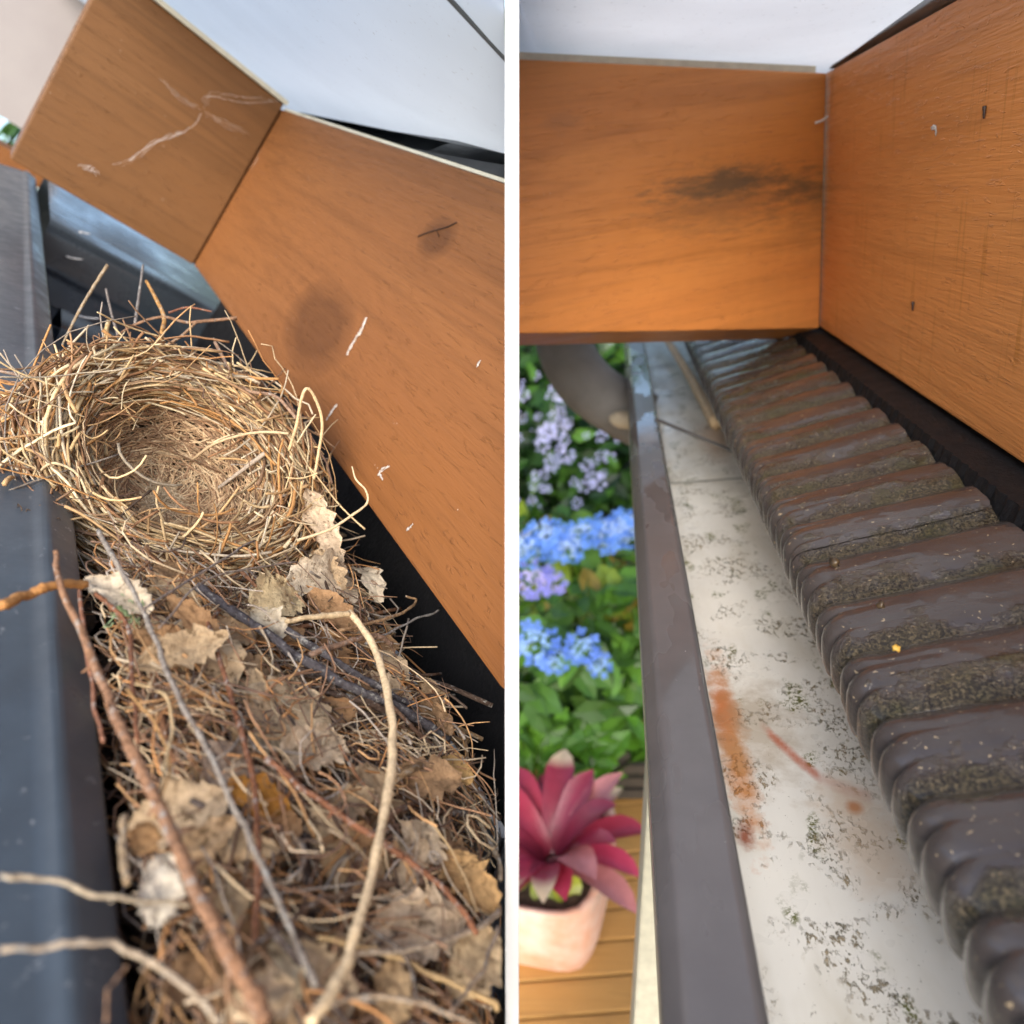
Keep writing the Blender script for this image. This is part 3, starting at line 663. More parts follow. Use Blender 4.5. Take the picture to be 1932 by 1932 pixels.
knotA = on_x('L', 600, 615, XF); knotB = on_x('L', 825, 450, XF)
M_fasL = wood('orange_beam_knotty', 1, (.215, .084, .025), (.165, .061, .017), rough=.55, spec=.25, seed=3.3, knots=[(tuple(knotA), (.04, .046, .024)), (tuple(knotB), (.03, .016, .011))])  # left beams coloured darker than the right ones to balance the light
V, Fc = box(XF, XF + .045, .05, .84, ZB, ZT)
tagit(build('side_beam', V, Fc, M_fasL, 'L', clip=-1, bevel=.0015), 'orange stained timber beam with a big oval knot beside the nest', 'beam')
M_beamL = wood('brown_stained_beam', 0, (.165, .078, .030), (.125, .056, .020), rough=.5, spec=.25, seed=5.7, thick=1)
V, Fc = box(.032, XF - .0016, .78, .825, ZB, ZT + .004)
tagit(build('cross_beam', V, Fc, M_beamL, 'L', bevel=.0015), 'brown stained beam with cobwebs crossing above the far end of the nest gutter', 'beam')
P4 = [on_y('L', px, py, 1.15) for (px, py) in ((-60, 240), (160, 360), (148, 392), (-60, 290))]
V = [tuple(q) for q in P4] + [tuple(q + np.array([0, .05, 0])) for q in P4]
tagit(build('far_beam', V, [(0, 1, 2, 3), (7, 6, 5, 4), (0, 4, 5, 1), (1, 5, 6, 2), (2, 6, 7, 3), (3, 7, 4, 0)], M_fasL, 'L', bevel=.001), 'short terracotta orange beam end far behind the brown cobwebbed beam', 'beam')
M_pinkwall = plain('off_white_wall', (.34, .31, .30), (.28, .25, .245), rough=.5, scale=4)
V, Fc = box(-1.6, .14, 1.6, 1.64, -.14, .9)
tagit(build('white_wall', V, Fc, M_pinkwall, 'L', clip=-1), 'blurred off-white wall panel beyond the left end of the brown beam', 'wall')
# black board standing in for the shade behind the litter, under the beam
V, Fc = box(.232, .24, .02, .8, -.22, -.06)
bl_ = build('gap_shade_board', V, Fc, M_black, 'L', clip=-1); tagit(bl_, 'black board standing in for the shade in the gap under the knotty beam', 'board')
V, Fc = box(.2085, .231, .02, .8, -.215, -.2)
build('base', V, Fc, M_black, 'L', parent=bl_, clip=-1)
# roof sheets
def lsheet():
    V = []; nx, ny = 50, 40
    for i in range(nx):
        x = .0 + 1.3 * i / (nx - 1)
        for j in range(ny):
            y = .1 + 1.6 * j / (ny - 1); V.append((x, y, ZT + .012 + .016 * math.exp(-((x - .24) / .05) ** 2) * max(0, min(1, (.75 - y) / .3)) + .0015 * math.sin(x * 40)))
    return V, [(i * ny + j, (i + 1) * ny + j, (i + 1) * ny + j + 1, i * ny + j + 1) for i in range(nx - 1) for j in range(ny - 1)]
tagit(build('roof_sheet', *lsheet(), sheet_mat('grey_roof_sheet_plastic', (.60, .64, .66)), 'L', clip=-1, smooth=True), 'pale grey translucent roof sheet above the knotty beam and nest', 'roof sheet')
e0 = on_plane('L', 850, 0, ZT + .0105); e1 = on_plane('L', 960, 118, ZT + .0105)
tagit(build('sheet_joint', *tube([e0 + (e0 - e1) * .5, e0, e1], .0008, 6), M_shade_joint, 'L', clip=-1), 'thin dark joint line across the pale roof sheet', 'joint')
V = []
for i in range(30):
    y = .74 - .62 * i / 29; h = .0008 + .020 * min(1, i / 14)
    for (x, z) in ((XF + .006, ZT + .0003), (XF + .002, ZT + .003), (XF + .006, ZT + h * .8), (XF + .03, ZT + h), (XF + .05, ZT + h)): V.append((x, y, z))
tagit(build('shade_strip', V, [(i * 5 + k, i * 5 + k + 1, i * 5 + k + 6, i * 5 + k + 5) for i in range(29) for k in range(4)], M_shade_joint, 'L', clip=-1, smooth=True), 'curved dark grey strip standing in for flashing along the top of the knotty beam', 'shading')  # shade above this beam, likewise built as a dark wedge
V, Fc = box(XF + .001, XF + .004, .05, .78, ZT + .0002, ZT + .0022)
tagit(build('trim_strip', V, Fc, M_cream, 'L', clip=-1), 'thin cream edge strip on top of the knotty beam', 'trim')
V, Fc = box(.034, XF, .776, .82, ZT + .0045, ZT + .0085)
tagit(build('trim_strip', V, Fc, M_cream, 'L'), 'thin cream edge strip on top of the cobwebbed beam', 'trim')

# ---- cobwebs and droppings on the left beams
yw = .774
cw = root('cobweb', 'L', on_y('L', 380, 210, yw), 'dusty white cobweb strands across the brown beam', 'cobweb')
for pts, r in (([(205, 313), (245, 303), (300, 265), (350, 245), (380, 208)], .0015), ([(380, 208), (398, 180), (470, 188), (530, 190)], .0009), ([(300, 150), (340, 185), (380, 208)], .0007), ([(380, 208), (430, 235), (500, 262)], .0007), ([(150, 312), (175, 318), (190, 340)], .0022), ([(500, 270), (470, 340), (455, 420), (440, 470)], .0008)):
    base_ = smooth_path([on_y('L', a_, b_, yw - .004 * random.random()) for a_, b_ in pts], 30)
    for hair in range(4):
        wob = np.cumsum(rng.normal(size=(30, 3)), axis=0) * .0005; wob -= np.linspace(0, 1, 30)[:, None] * wob[-1]
        P = base_ + wob + rng.normal(size=3) * r * .45 + rng.normal(size=(30, 3)) * .0003
        i0 = rng.integers(0, 8); i1 = rng.integers(20, 31)
        build('strand', *tube(P[i0:i1], r * .055 * rng.uniform(.3, 1.7, i1 - i0), 4), M_web, 'L', parent=cw, smooth=True)
M_drop = plain('dropping_white', (.55, .50, .46), (.42, .33, .25), rough=.7, scale=300)
def sx(px, py): return on_x('L', px, py, XF - .0003)
for pts, r, l in (([(690, 592), (682, 625), (668, 645), (652, 675)], .0022, 'longest white dropping streak on the knotty beam below the oval knot'),
                  ([(638, 760), (625, 778), (615, 796)], .0012, 'small pale streak on the knotty beam near the looped straw'),
                  ([(905, 680), (900, 692)], .0010, 'pale fleck on the knotty beam near its right end'),
                  ([(735, 880), (715, 893), (722, 905)], .0009, 'thin white scratch low on the knotty beam'),
                  ([(775, 992), (768, 1000)], .0010, 'pair of grey flecks at the lower edge of the knotty beam')):
    fleck([sx(*q) for q in pts], 'L', l, M_drop, r=r)
M_crack = plain('crack_dark', (.05, .02, .008), rough=.9)
kc_ = root('knot_crack', 'L', sx(823, 432), 'dark star-shaped crack in the small knot of the knotty beam', 'crack')
for pts in ([(788, 447), (805, 440), (825, 434), (845, 428), (862, 420)], [(823, 434), (828, 446)]):
    build('split', *tube(smooth_path([sx(*q) for q in pts], 12), .0006, 5, .4), M_crack, 'L', parent=kc_)

nd_ = .316; NC = at('L', 352, 868, nd_); dv = unit(NC); nax = unit(np.array([0, 0, 1.]) + .75 * -dv)
nu_ = unit(np.cross(nax, dv)); nw_ = np.cross(nax, nu_)
def in_nest(P, m=.061):
    q = np.atleast_2d(P) - NC; z = q @ nax; r = np.hypot(q @ nu_, q @ nw_); return ((r < m) & (z > -.045)).any()
# ---- litter in the gutter
STRAW = [(.64, .48, .27), (.56, .39, .20), (.46, .29, .14), (.46, .24, .09), (.30, .16, .08), (.70, .57, .36), (.36, .21, .11), (.20, .12, .07), (.60, .50, .36)]
ROOT_ = [(.42, .21, .085), (.48, .28, .13), (.32, .18, .10), (.26, .15, .09), (.18, .11, .075), (.56, .43, .27), (.11, .075, .055), (.33, .28, .23), (.50, .40, .28)]
M_straw = tinted('straw', along=800, rough=.7, bumpd=.0006, dark=.5, spec=.2)
def keep(P): return (camc('L', P)[:, 0] < -.0035).all()
bed = []; nx, ny = 46, 120
for i in range(nx):
    x = .0735 + .130 * i / (nx - 1)
    for j in range(ny):
        y = -.01 + .52 * j / (ny - 1)
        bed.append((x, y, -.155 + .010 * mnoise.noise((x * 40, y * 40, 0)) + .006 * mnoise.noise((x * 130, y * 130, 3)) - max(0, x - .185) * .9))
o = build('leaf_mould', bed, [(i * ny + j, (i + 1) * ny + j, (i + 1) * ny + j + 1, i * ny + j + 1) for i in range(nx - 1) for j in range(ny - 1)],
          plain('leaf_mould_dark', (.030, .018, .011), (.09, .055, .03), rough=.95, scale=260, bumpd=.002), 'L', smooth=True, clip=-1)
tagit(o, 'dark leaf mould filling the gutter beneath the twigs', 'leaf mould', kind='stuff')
def rand_strand(x, y, z, ln_, curl, n=9, pitch=.25):
    a = rng.uniform(0, 2 * math.pi); d = np.array([math.cos(a), math.sin(a), rng.normal() * pitch]); P = [np.array([x, y, z])]
    da = rng.normal() * curl; dz = rng.normal() * .25
    for i in range(n - 1):
        a += da / n + rng.normal() * .12; d = unit([math.cos(a), math.sin(a), d[2] + dz / n + rng.normal() * .06]); P.append(P[-1] + d * ln_ / (n - 1))
    P = np.array(P); return P - (P.mean(0) - np.array([x, y, z]))
acc = Acc(); nn = 0
while nn < 4900:
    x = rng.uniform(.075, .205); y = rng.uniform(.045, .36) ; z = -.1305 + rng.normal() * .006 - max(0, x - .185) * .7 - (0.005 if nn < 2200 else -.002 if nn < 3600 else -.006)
    P = rand_strand(x, y, z, rng.uniform(.012, .055), rng.choice([.8, 2.5, 5.0]))
    if not keep(P) or P[:, 0].min() < .073 or P[:, 0].max() > .206 or P[:, 2].max() > -.108 or in_nest(P): continue
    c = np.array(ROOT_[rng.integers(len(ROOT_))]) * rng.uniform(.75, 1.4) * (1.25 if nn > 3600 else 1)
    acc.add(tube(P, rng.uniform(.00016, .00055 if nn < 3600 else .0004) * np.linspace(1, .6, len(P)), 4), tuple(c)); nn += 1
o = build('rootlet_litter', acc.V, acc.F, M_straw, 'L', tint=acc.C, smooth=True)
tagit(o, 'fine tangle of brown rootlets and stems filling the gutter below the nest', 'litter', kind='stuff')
# countable small twigs
k = 0
while k < 110:
    x = rng.uniform(.078, .20); y = rng.uniform(.06, .31); z = -.124 + rng.normal() * .003 - max(0, x - .185) * .6
    P = rand_strand(x, y, z, rng.uniform(.03, .075), rng.choice([.3, .8]), 8, .12)
    if not keep(P) or P[:, 0].min() < .074 or in_nest(P): continue
    c = np.array([(.17, .10, .065), (.26, .13, .07), (.13, .10, .085), (.36, .24, .13), (.09, .06, .045)][rng.integers(5)]) * rng.uniform(.8, 1.2)
    o = build('small_twig', *tube(P, rng.uniform(.0006, .0014) * np.linspace(1, .55, 8), 6, 1, .35, k), M_twig, 'L', tint=c, smooth=True)
    tagit(o, 'short thin brown twig in the tangle below the nest', 'twig', 'short thin twigs in the litter'); k += 1

# dry leaves
M_dry = tinted('dry_leaf', rough=.85, along=420, bumpd=.0016, transl=.2, spots=((.11, .065, .03), 300), dark=.5, spec=.15)
def dry_leaf(c, ln_, w, ang, tilt, curl, colr, label, group=None, fr='L', seed=0, crinkle=.08, cup=0.0):
    """leaf blade lying about the litter plane; ang turns it, tilt lifts its far edge"""
    nu, nv = 21, 13; V = []; T = []
    ca, sa = math.cos(ang), math.sin(ang); rr = np.random.default_rng(abs(int(seed)))
    U = np.array([ca, sa, 0]); W = np.array([-sa, ca, 0]); Nn = np.array([0, 0, 1.])
    toc = unit(-np.asarray(c)); ax = unit(Nn * (1 - tilt) + toc * tilt); U = unit(U - ax * (U @ ax)); W = np.cross(ax, U); Nn = ax
    for i in range(nu):
        t = i / (nu - 1); wid = w * (math.sin(math.pi * min(1, t * .94 + .05)) ** .7) * (1 + .25 * mnoise.noise((t * 5, seed * 3.1, 0)))
        bx = curl * t; 
        if abs(curl) > .01: pu = ln_ * math.sin(bx) / curl; pn = ln_ * (1 - math.cos(bx)) / curl
        else: pu = ln_ * t; pn = 0
        nd = -math.sin(bx) * U + math.cos(bx) * Nn
        for j in range(nv):
            s = (j / (nv - 1) - .5); rag = 1 + (.45 * mnoise.noise((t * 17, s * 3, seed)) - .05) * max(0, abs(s) * 4 - 1)
            p = np.asarray(c) + U * (pu - ln_ * .5) + nd * pn * 0 + Nn * pn + W * s * wid * rag
            p = p + nd * (cup * .6 * wid * (4 * s * s) + crinkle * w * mnoise.noise((t * 5 + seed, s * 4, seed * 1.7)) + .75 * crinkle * w * mnoise.noise((t * 13, s * 11, seed)) + .03 * w * abs(s) ** .5)
            V.append(p); vein = .86 if j == nv // 2 else 1.0
            T.append(np.array(colr) * vein * (1 + .25 * mnoise.noise((t * 3, s * 3, seed + 5))))
    V = np.array(V)
    if (camc(fr, V)[:, 0] > -.002).any():
        cc = camc(fr, V); cc[:, 0] = np.minimum(cc[:, 0], -.0022 - .0004 * rr.random(len(cc))); V = cc @ AX[fr].T
    Fc = [(i * nv + j, i * nv + j + 1, (i + 1) * nv + j + 1, (i + 1) * nv + j) for i in range(nu - 1) for j in range(nv - 1)]
    o = build('dry_leaf', V, Fc, M_dry, fr, tint=T, smooth=True); tagit(o, label, 'leaf', group); return o
LV = [  # px, py, h, length, width, angle, tilt, curl, cup, colour, label
 (225, 1118, .004, .026, .014, 2.6, .55, .4, .25, (.66, .62, .54), 'white folded leaf beside the gutter lip below the nest'),
 (398, 1228, .004, .032, .024, 1.9, .5, .5, .1, (.46, .38, .28), 'tan papery leaf below the nest between crossing twigs'),
 (545, 1330, .003, .042, .032, 1.2, .5, .6, .1, (.52, .44, .33), 'large crumpled beige leaf in the middle of the litter'),
 (600, 1405, .004, .030, .022, .4, .5, .5, .15, (.58, .50, .40), 'pale insect-eaten leaf right of the crumpled beige leaf'),
 (500, 1512, .002, .030, .018, -.4, .45, .7, .2, (.48, .26, .07), 'amber brown curled leaf under the long reddish twig'),
 (305, 1672, .006, .027, .018, 1.35, .75, .5, .12, (.66, .66, .62), 'white upright leaf beside the thick reddish branch'),
 (540, 1815, .006, .029, .014, 1.5, .7, .7, .15, (.60, .54, .40), 'cream curled leaf near the bottom under the grey lichen twig'),
 (800, 1745, .002, .043, .026, .1, .6, .4, .06, (.60, .52, .42), 'broad mottled cream leaf at the lower right of the litter'),
 (885, 1655, .006, .030, .018, 1.9, .6, .6, .2, (.46, .32, .17), 'golden brown leaf standing at the right edge of the litter'),
 (795, 1585, .004, .022, .018, .9, .7, .7, .2, (.52, .46, .37), 'small grey-beige crumpled leaf left of the golden leaf'),
 (272, 1578, .003, .014, .012, 1.2, .7, .5, .2, (.34, .22, .12), 'small tan scrap of leaf against the gutter lip'),
 (530, 1122, .008, .026, .020, .6, .6, .9, .2, (.56, .49, .34), 'yellowish net-veined leaf tucked under the front of the nest'),
 (505, 1175, .006, .016, .014, 2.2, .6, .5, .2, (.50, .48, .42), 'grey scrap of leaf under the net-veined leaf'),
 (640, 1075, .014, .040, .022, .5, .75, 1.5, .15, (.62, .58, .50), 'pale curled leaf hanging at the right side of the nest'),
 (700, 1050, .016, .036, .010, 1.5, .75, 2.2, .1, (.66, .62, .54), 'thin ribbon-like curl of leaf at the right side of the nest'),
 (610, 990, .018, .034, .012, 1.7, .8, .3, .1, (.60, .52, .42), 'narrow pale leaf pressed against the nest rim on its right'),
 (500, 1880, .008, .026, .020, .2, .8, .5, .1, (.58, .50, .38), 'cream leaf at the bottom edge under the thick branch'),
 (700, 1480, .002, .022, .016, 1.3, .5, .4, .2, (.36, .29, .21), 'brown leaf behind the pale curved stick'),
 (860, 1440, .004, .018, .010, 1.8, .6, 1.2, .2, (.42, .30, .15), 'small amber curl by the dark gap'),
 (425, 1440, .001, .026, .018, .9, .5, .5, .2, (.42, .35, .30), 'dull grey-brown leaf under the lichen twig'),
 (680, 1620, .001, .030, .020, .2, .5, .4, .2, (.40, .30, .19), 'brown leaf under the lower half of the pale stick'),
 (430, 1700, .002, .024, .016, 1.4, .6, .7, .2, (.40, .32, .22), 'narrow brown leaf right of the thick branch'),
 (900, 1810, .004, .030, .020, .6, .7, .4, .2, (.50, .42, .30), 'beige leaf at the bottom right below the mottled leaf'),
 (740, 1870, .004, .026, .016, 1.1, .7, .5, .2, (.44, .34, .22), 'brown leaf at the bottom beside the pale stick'),
]
LS = 5.2                                   # leaf sizes above are in millimetres at arm's length
for i, (px, py, h, ln_, w, an, ti, cu, cp, cc_, lb) in enumerate(LV):
    c = on_plane('L', px, py, LZ + h * .8 + .0105); zz_ = camc('L', c)[2] / F; dry_leaf(c, ln_ * 1e3 * LS * zz_, w * 1e3 * LS * zz_, an, ti * .75, -cu * .8, tuple(min(.8, q * k_) for q, k_ in zip(cc_, (1.18, 1.05, .88))), lb, seed=i + 1, cup=cp, crinkle=.09)
k = 0
while k < 80:
    x = rng.uniform(.08, .195); y = rng.uniform(.06, .33); c = np.array([x, y, -.1225 + rng.normal() * .003])
    if camc('L', c)[0] > -.02 or in_nest(c, .075): continue
    cc_ = np.array([(.40, .31, .21), (.50, .43, .33), (.33, .22, .13), (.28, .20, .13), (.46, .38, .27)][rng.integers(5)])
    dry_leaf(c, rng.uniform(.014, .026), rng.uniform(.008, .016), rng.uniform(0, 6.28), rng.uniform(.1, .6), rng.uniform(-.9, .6), cc_ * np.array([1.2, 1.05, .88]), 'small brown leaf scrap buried among the rootlets', 'leaf scraps in the litter', seed=100 + k, cup=rng.uniform(0, .3)); k += 1

# explicit twigs and sticks: picture path, height over the litter, widths
def gtw(name, pts, h, w0, w1, colr, label, cat='twig', mat=None, rough=.3, knobs=0, sides=8):
    hs = h if isinstance(h, (list, tuple)) else [h] * len(pts)
    Q = [on_plane('L', px, py, LZ + hh + .007) for (px, py), hh in zip(pts, hs)]
    zs = [camc('L', q)[2] for q in Q]; n = len(pts) * 8
    P = smooth_path(Q, n); jt = np.random.default_rng(abs(int(pts[0][0] * 7 + pts[0][1]))); P = P + np.array([[mnoise.noise((i * .22 + pts[0][1], c_ * 9., 0)) for c_ in range(3)] for i in range(n)]) * .0006; W = np.interp(np.linspace(0, 1, n), np.linspace(0, 1, len(pts)), np.linspace(w0, w1, len(pts))); Zc = np.interp(np.linspace(0, 1, n), np.linspace(0, 1, len(pts)), zs)
    rad = W * Zc / F / 2 * (1 + .035 * jt.normal(size=n)) * (1 + .22 * np.array([mnoise.noise((i * .5, w0, h if not isinstance(h, (list, tuple)) else h[0] * 900)) for i in range(n)]))
    C = camc('L', P); C[:, 0] = np.minimum(C[:, 0], -.0026 - rad); P = C @ L.T
    a = Acc(); a.add(tube(P, rad, sides, 1, rough, int(w0 * 91 + pts[0][0])), colr)
    rr = np.random.default_rng(abs(int(pts[0][0])))
    for k in range(knobs):
        i = rr.integers(2, n - 3); d = unit(rr.normal(size=3)); a.add(tube([P[i], P[i] + d * rad[i] * 1.6, P[i] + d * rad[i] * (2.2 + rr.random()) + rr.normal(size=3) * rad[i] * .4], [rad[i] * .5, rad[i] * .4, rad[i] * .25], 6, 1, .3), colr)
    o = build(name, a.V, a.F, mat or M_twig, 'L', tint=a.C, smooth=True); tagit(o, label, cat); return o
BR, GY, CR, DG, RB = (.30, .165, .095), (.27, .235, .20), (.68, .52, .32), (.085, .078, .085), (.25, .11, .06)
gtw('branch', [(105, 1040), (112, 1095), (165, 1220), (205, 1320), (250, 1420), (300, 1520), (345, 1620), (400, 1740), (450, 1830), (505, 1930)], [.010, .009, .008, .009, .010, .010, .011, .012, .012, .012], 9, 36, BR, 'thick reddish-brown branch running along the gutter lip to the bottom edge', knobs=7, sides=10, rough=.2)
gtw('branch', [(185, 1000), (230, 1080), (270, 1150), (300, 1230), (350, 1340), (400, 1430), (440, 1520), (480, 1600), (520, 1690), (560, 1780), (595, 1860)], .013, 9, 13, GY, 'grey lichen-spotted twig running diagonally down the middle of the litter', knobs=10)
gtw('stick', [(660, 1155), (700, 1210), (725, 1280), (740, 1380), (738, 1460), (720, 1560), (700, 1660), (670, 1760), (640, 1850), (585, 1930)], [.016, .017, .018, .018, .018, .017, .016, .015, .014, .013], 12, 25, CR, 'long pale bare stick curving down the right of the litter', 'stick', M_straw, rough=.08, sides=10)
gtw('straw_stem', [(540, 1172), (600, 1163), (658, 1158)], [.012, .014, .016], 10, 12, (.66, .50, .30), 'split pale straw lying flat above the long curved stick', 'stem', M_straw)
gtw('stick', [(370, 1105), (480, 1180), (580, 1250), (680, 1305), (760, 1340), (845, 1395)], [.008, .009, .009, .009, .007, .002], 17, 20, DG, 'dark grey weathered stick slanting from the nest towards the dark gap', 'stick')
gtw('stick', [(540, 1188), (620, 1240), (720, 1300), (785, 1335)], [.010, .010, .009, .006], 14, 13, DG, 'shorter dark grey stick just above the long weathered one', 'stick')
gtw('twig', [(500, 1430), (590, 1500), (690, 1570), (780, 1630), (850, 1690), (900, 1760)], .012, 12, 11, RB, 'long reddish twig slanting to the lower right behind the pale stick', knobs=3)
gtw('twig', [(385, 1150), (410, 1230), (435, 1310), (460, 1400), (480, 1480), (485, 1570), (487, 1640), (482, 1775)], .010, 8, 13, RB, 'upright reddish-brown twig right of the grey lichen twig', knobs=5)
gtw('twig', [(0, 1652), (110, 1662), (170, 1685), (270, 1700), (360, 1704)], [.006, .007, .009, .010, .008], 11, 8, (.46, .38, .27), 'thin pale twig lying across the gutter lip beside the white leaf', knobs=2)
gtw('twig', [(0, 1792), (100, 1786), (160, 1776), (230, 1788), (300, 1825), (370, 1878), (415, 1930)], [.008, .010, .012, .012, .012, .011, .010], 12, 13, (.42, .34, .25), 'pale arched twig crossing the gutter lip at the bottom edge', knobs=2)
gtw('stick', [(0, 1142), (55, 1122), (95, 1106), (162, 1100)], [.004, .004, .006, .006], 20, 17, (.44, .21, .07), 'short broken orange stick lying across the gutter lip', 'stick', M_straw, rough=.35)
gtw('twig', [(960, 1712), (880, 1760), (780, 1790), (700, 1797), (655, 1800)], [.008, .010, .011, .012, .012], 13, 8, (.48, .39, .29), 'pale forked twig running from the right edge to the long pale stick')
gtw('twig', [(470, 1790), (540, 1742), (600, 1702), (680, 1680), (745, 1664)], .010, 9, 15, (.17, .11, .075), 'dark bent twig lying behind the lower end of the pale stick')
gtw('twig', [(180, 1120), (240, 1180), (250, 1290), (260, 1400)], .006, 9, 8, RB, 'short rusty twig standing between gutter lip and lichen twig')
gtw('twig', [(255, 1290), (310, 1310), (325, 1370), (310, 1450), (300, 1510)], .009, 6, 6, (.6, .44, .24), 'bent straw arching over beside the thick branch', 'stem', M_straw)
gtw('twig', [(240, 1300), (300, 1380), (320, 1450), (290, 1540)], .008, 5, 5, (.52, .30, .12), 'thin orange straw bowed beside the thick branch', 'stem', M_straw)
gtw('twig', [(150, 1110), (172, 1290), (195, 1400)], .002, 7, 8, (.28, .13, .08), 'thin rusty twig wedged along the inside of the gutter lip')
gtw('twig', [(235, 1540), (232, 1600), (240, 1665)], [.004, .005, .006], 14, 16, (.46, .34, .21), 'stubby tan stick against the inside of the gutter lip', 'stick')
gtw('twig', [(810, 1540), (870, 1640), (900, 1720)], .010, 4, 5, (.55, .38, .2), 'thin straw leaning over the golden leaf', 'stem', M_straw)
gtw('twig', [(780, 1340), (850, 1440), (900, 1540), (960, 1660)], [.002, .001, .001, .002], 8, 10, (.34, .27, .19), 'slender twig along the edge of the dark gap')
gtw('twig', [(585, 1235), (700, 1200), (740, 1215)], [.010, .012, .010], 12, 9, (.30, .19, .13), 'stubby twig poking out toward the dark gap')
gtw('twig', [(690, 1215), (760, 1180), (830, 1150)], [.010, .012, .016], 5, 4, (.32, .30, .28), 'fine grey twig reaching up toward the knotty beam')
gtw('twig', [(640, 1190), (720, 1170), (770, 1150), (785, 1132), (765, 1125)], [.012, .013, .014, .014, .014], 7, 4, (.38, .24, .13), 'hooked rootlet curling into the dark gap')
gtw('twig', [(600, 1770), (700, 1790), (820, 1840), (960, 1905)], .008, 9, 12, (.46, .32, .16), 'flat straw along the bottom right of the litter', 'stem', M_straw)
gtw('twig', [(650, 1720), (760, 1800), (790, 1900)], .009, 7, 7, (.20, .16, .13), 'dark thin twig crossing the broad mottled leaf')
gtw('twig', [(590, 1900), (700, 1880), (800, 1895), (900, 1935)], .014, 8, 9, (.40, .31, .22), 'arched grey-brown twig at the bottom edge')
gtw('twig', [(940, 1750), (910, 1830), (850, 1910)], .012, 9, 7, (.36, .28, .21), 'grey twig curving down at the bottom right corner')
gtw('twig', [(240, 1820), (205, 1870), (200, 1930)], .010, 6, 6, (.40, .24, .14), 'small rusty side shoot hanging over the lip at the bottom')
gtw('twig', [(270, 1150), (380, 1080), (480, 1020)], .016, 5, 4, (.26, .21, .18), 'fine forked grey twig under the front rim of the nest')
gtw('twig', [(300, 1185), (400, 1090), (560, 1060)], .015, 4, 4, (.30, .24, .2), 'second fine grey twig under the front rim of the nest')

# ---- the nest
def nest_pt(r, th, z): return NC + (nu_ * math.cos(th) + nw_ * math.sin(th)) * r + nax * z
nest = root('bird_nest', 'L', NC - nax * .045, 'round cup-shaped bird nest woven of dry grass sitting in the clogged gutter', 'nest')
RM, RT = .0495, .0095
def inner_r(z): return .0425 * math.sqrt(max(.02, 1 - (min(0, z - .004) / .037) ** 2))
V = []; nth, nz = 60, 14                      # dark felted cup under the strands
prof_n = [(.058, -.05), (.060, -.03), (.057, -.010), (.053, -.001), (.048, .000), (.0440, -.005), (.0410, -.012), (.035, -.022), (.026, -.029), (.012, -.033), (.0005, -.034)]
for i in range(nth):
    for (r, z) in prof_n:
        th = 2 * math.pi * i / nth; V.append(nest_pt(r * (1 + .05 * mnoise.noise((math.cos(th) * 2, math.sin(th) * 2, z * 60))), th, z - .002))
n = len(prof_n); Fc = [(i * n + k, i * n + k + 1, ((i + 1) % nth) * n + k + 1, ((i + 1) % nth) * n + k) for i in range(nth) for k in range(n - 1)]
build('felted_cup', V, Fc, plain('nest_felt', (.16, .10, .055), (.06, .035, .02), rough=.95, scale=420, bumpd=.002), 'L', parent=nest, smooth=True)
def rim_strand():
    th0 = rng.uniform(0, 2 * math.pi); span = rng.uniform(.6, 2.8) * rng.choice([-1, 1]); n = 13
    a = rng.uniform(0, 2 * math.pi); q = RT * rng.uniform(.7, 1.18); da = rng.normal() * .9; P = []
    r_off = rng.normal() * .0025; tilt = rng.normal() * .006
    for i in range(n):
        t = i / (n - 1); aa = a + da * t; q_ = q * (1 + .10 * math.sin(t * 5 + a))
        end = max(0, abs(t - .5) * 2 - .75) * rng.uniform(0, .02)
        P.append(nest_pt(RM + r_off + q_ * math.cos(aa) + end, th0 + span * t, -.006 + q_ * .85 * math.sin(aa) + tilt * (t - .5) + end * .3))
    return np.array(P)
def messy():
    th = rng.uniform(0, 2 * math.pi); p = nest_pt(RM + rng.normal() * .007, th, -.004 + abs(rng.normal()) * .007 - .002); ln_ = rng.uniform(.012, .045); n = 9
    tang = -nu_ * math.sin(th) + nw_ * math.cos(th); radial = nu_ * math.cos(th) + nw_ * math.sin(th)
    d = unit(tang * rng.choice([-1, 1]) + radial * rng.normal() * .65 + nax * rng.normal() * .22); P = [p - d * ln_ * .5]; bend = rng.normal(size=3) * .9 - radial * .4
    for i in range(n - 1): d = unit(d + bend / n + rng.normal(size=3) * .07); P.append(P[-1] + d * ln_ / n)
    return np.array(P)
def wall_strand():
    th0 = rng.uniform(0, 2 * math.pi); span = rng.normal() * .9; z0 = rng.uniform(-.05, 0); n = 10; P = []; dz = rng.normal() * .014; ro = rng.normal() * .003
    for i in range(n):
        t = i / (n - 1); z = z0 + dz * t; P.append(nest_pt(.0605 + ro + .004 * math.sin(t * 4) + max(0, t - .75) * rng.uniform(-.01, .03), th0 + span * t, z))
    return np.array(P)
def cup_strand():
    th0 = rng.uniform(0, 2 * math.pi); z0 = -.031 * math.sqrt(rng.random()) ; n = 10; P = []; span = rng.normal() * 1.1; dz = rng.normal() * .012
    for i in range(n):
        t = i / (n - 1); z = max(-.0325, min(.002, z0 + dz * t)); r = inner_r(z) - .0015 - .0015 * rng.random()
        P.append(nest_pt(r, th0 + span * t * (1 if z > -.022 else 1.6), z + .0015))
    return np.array(P)
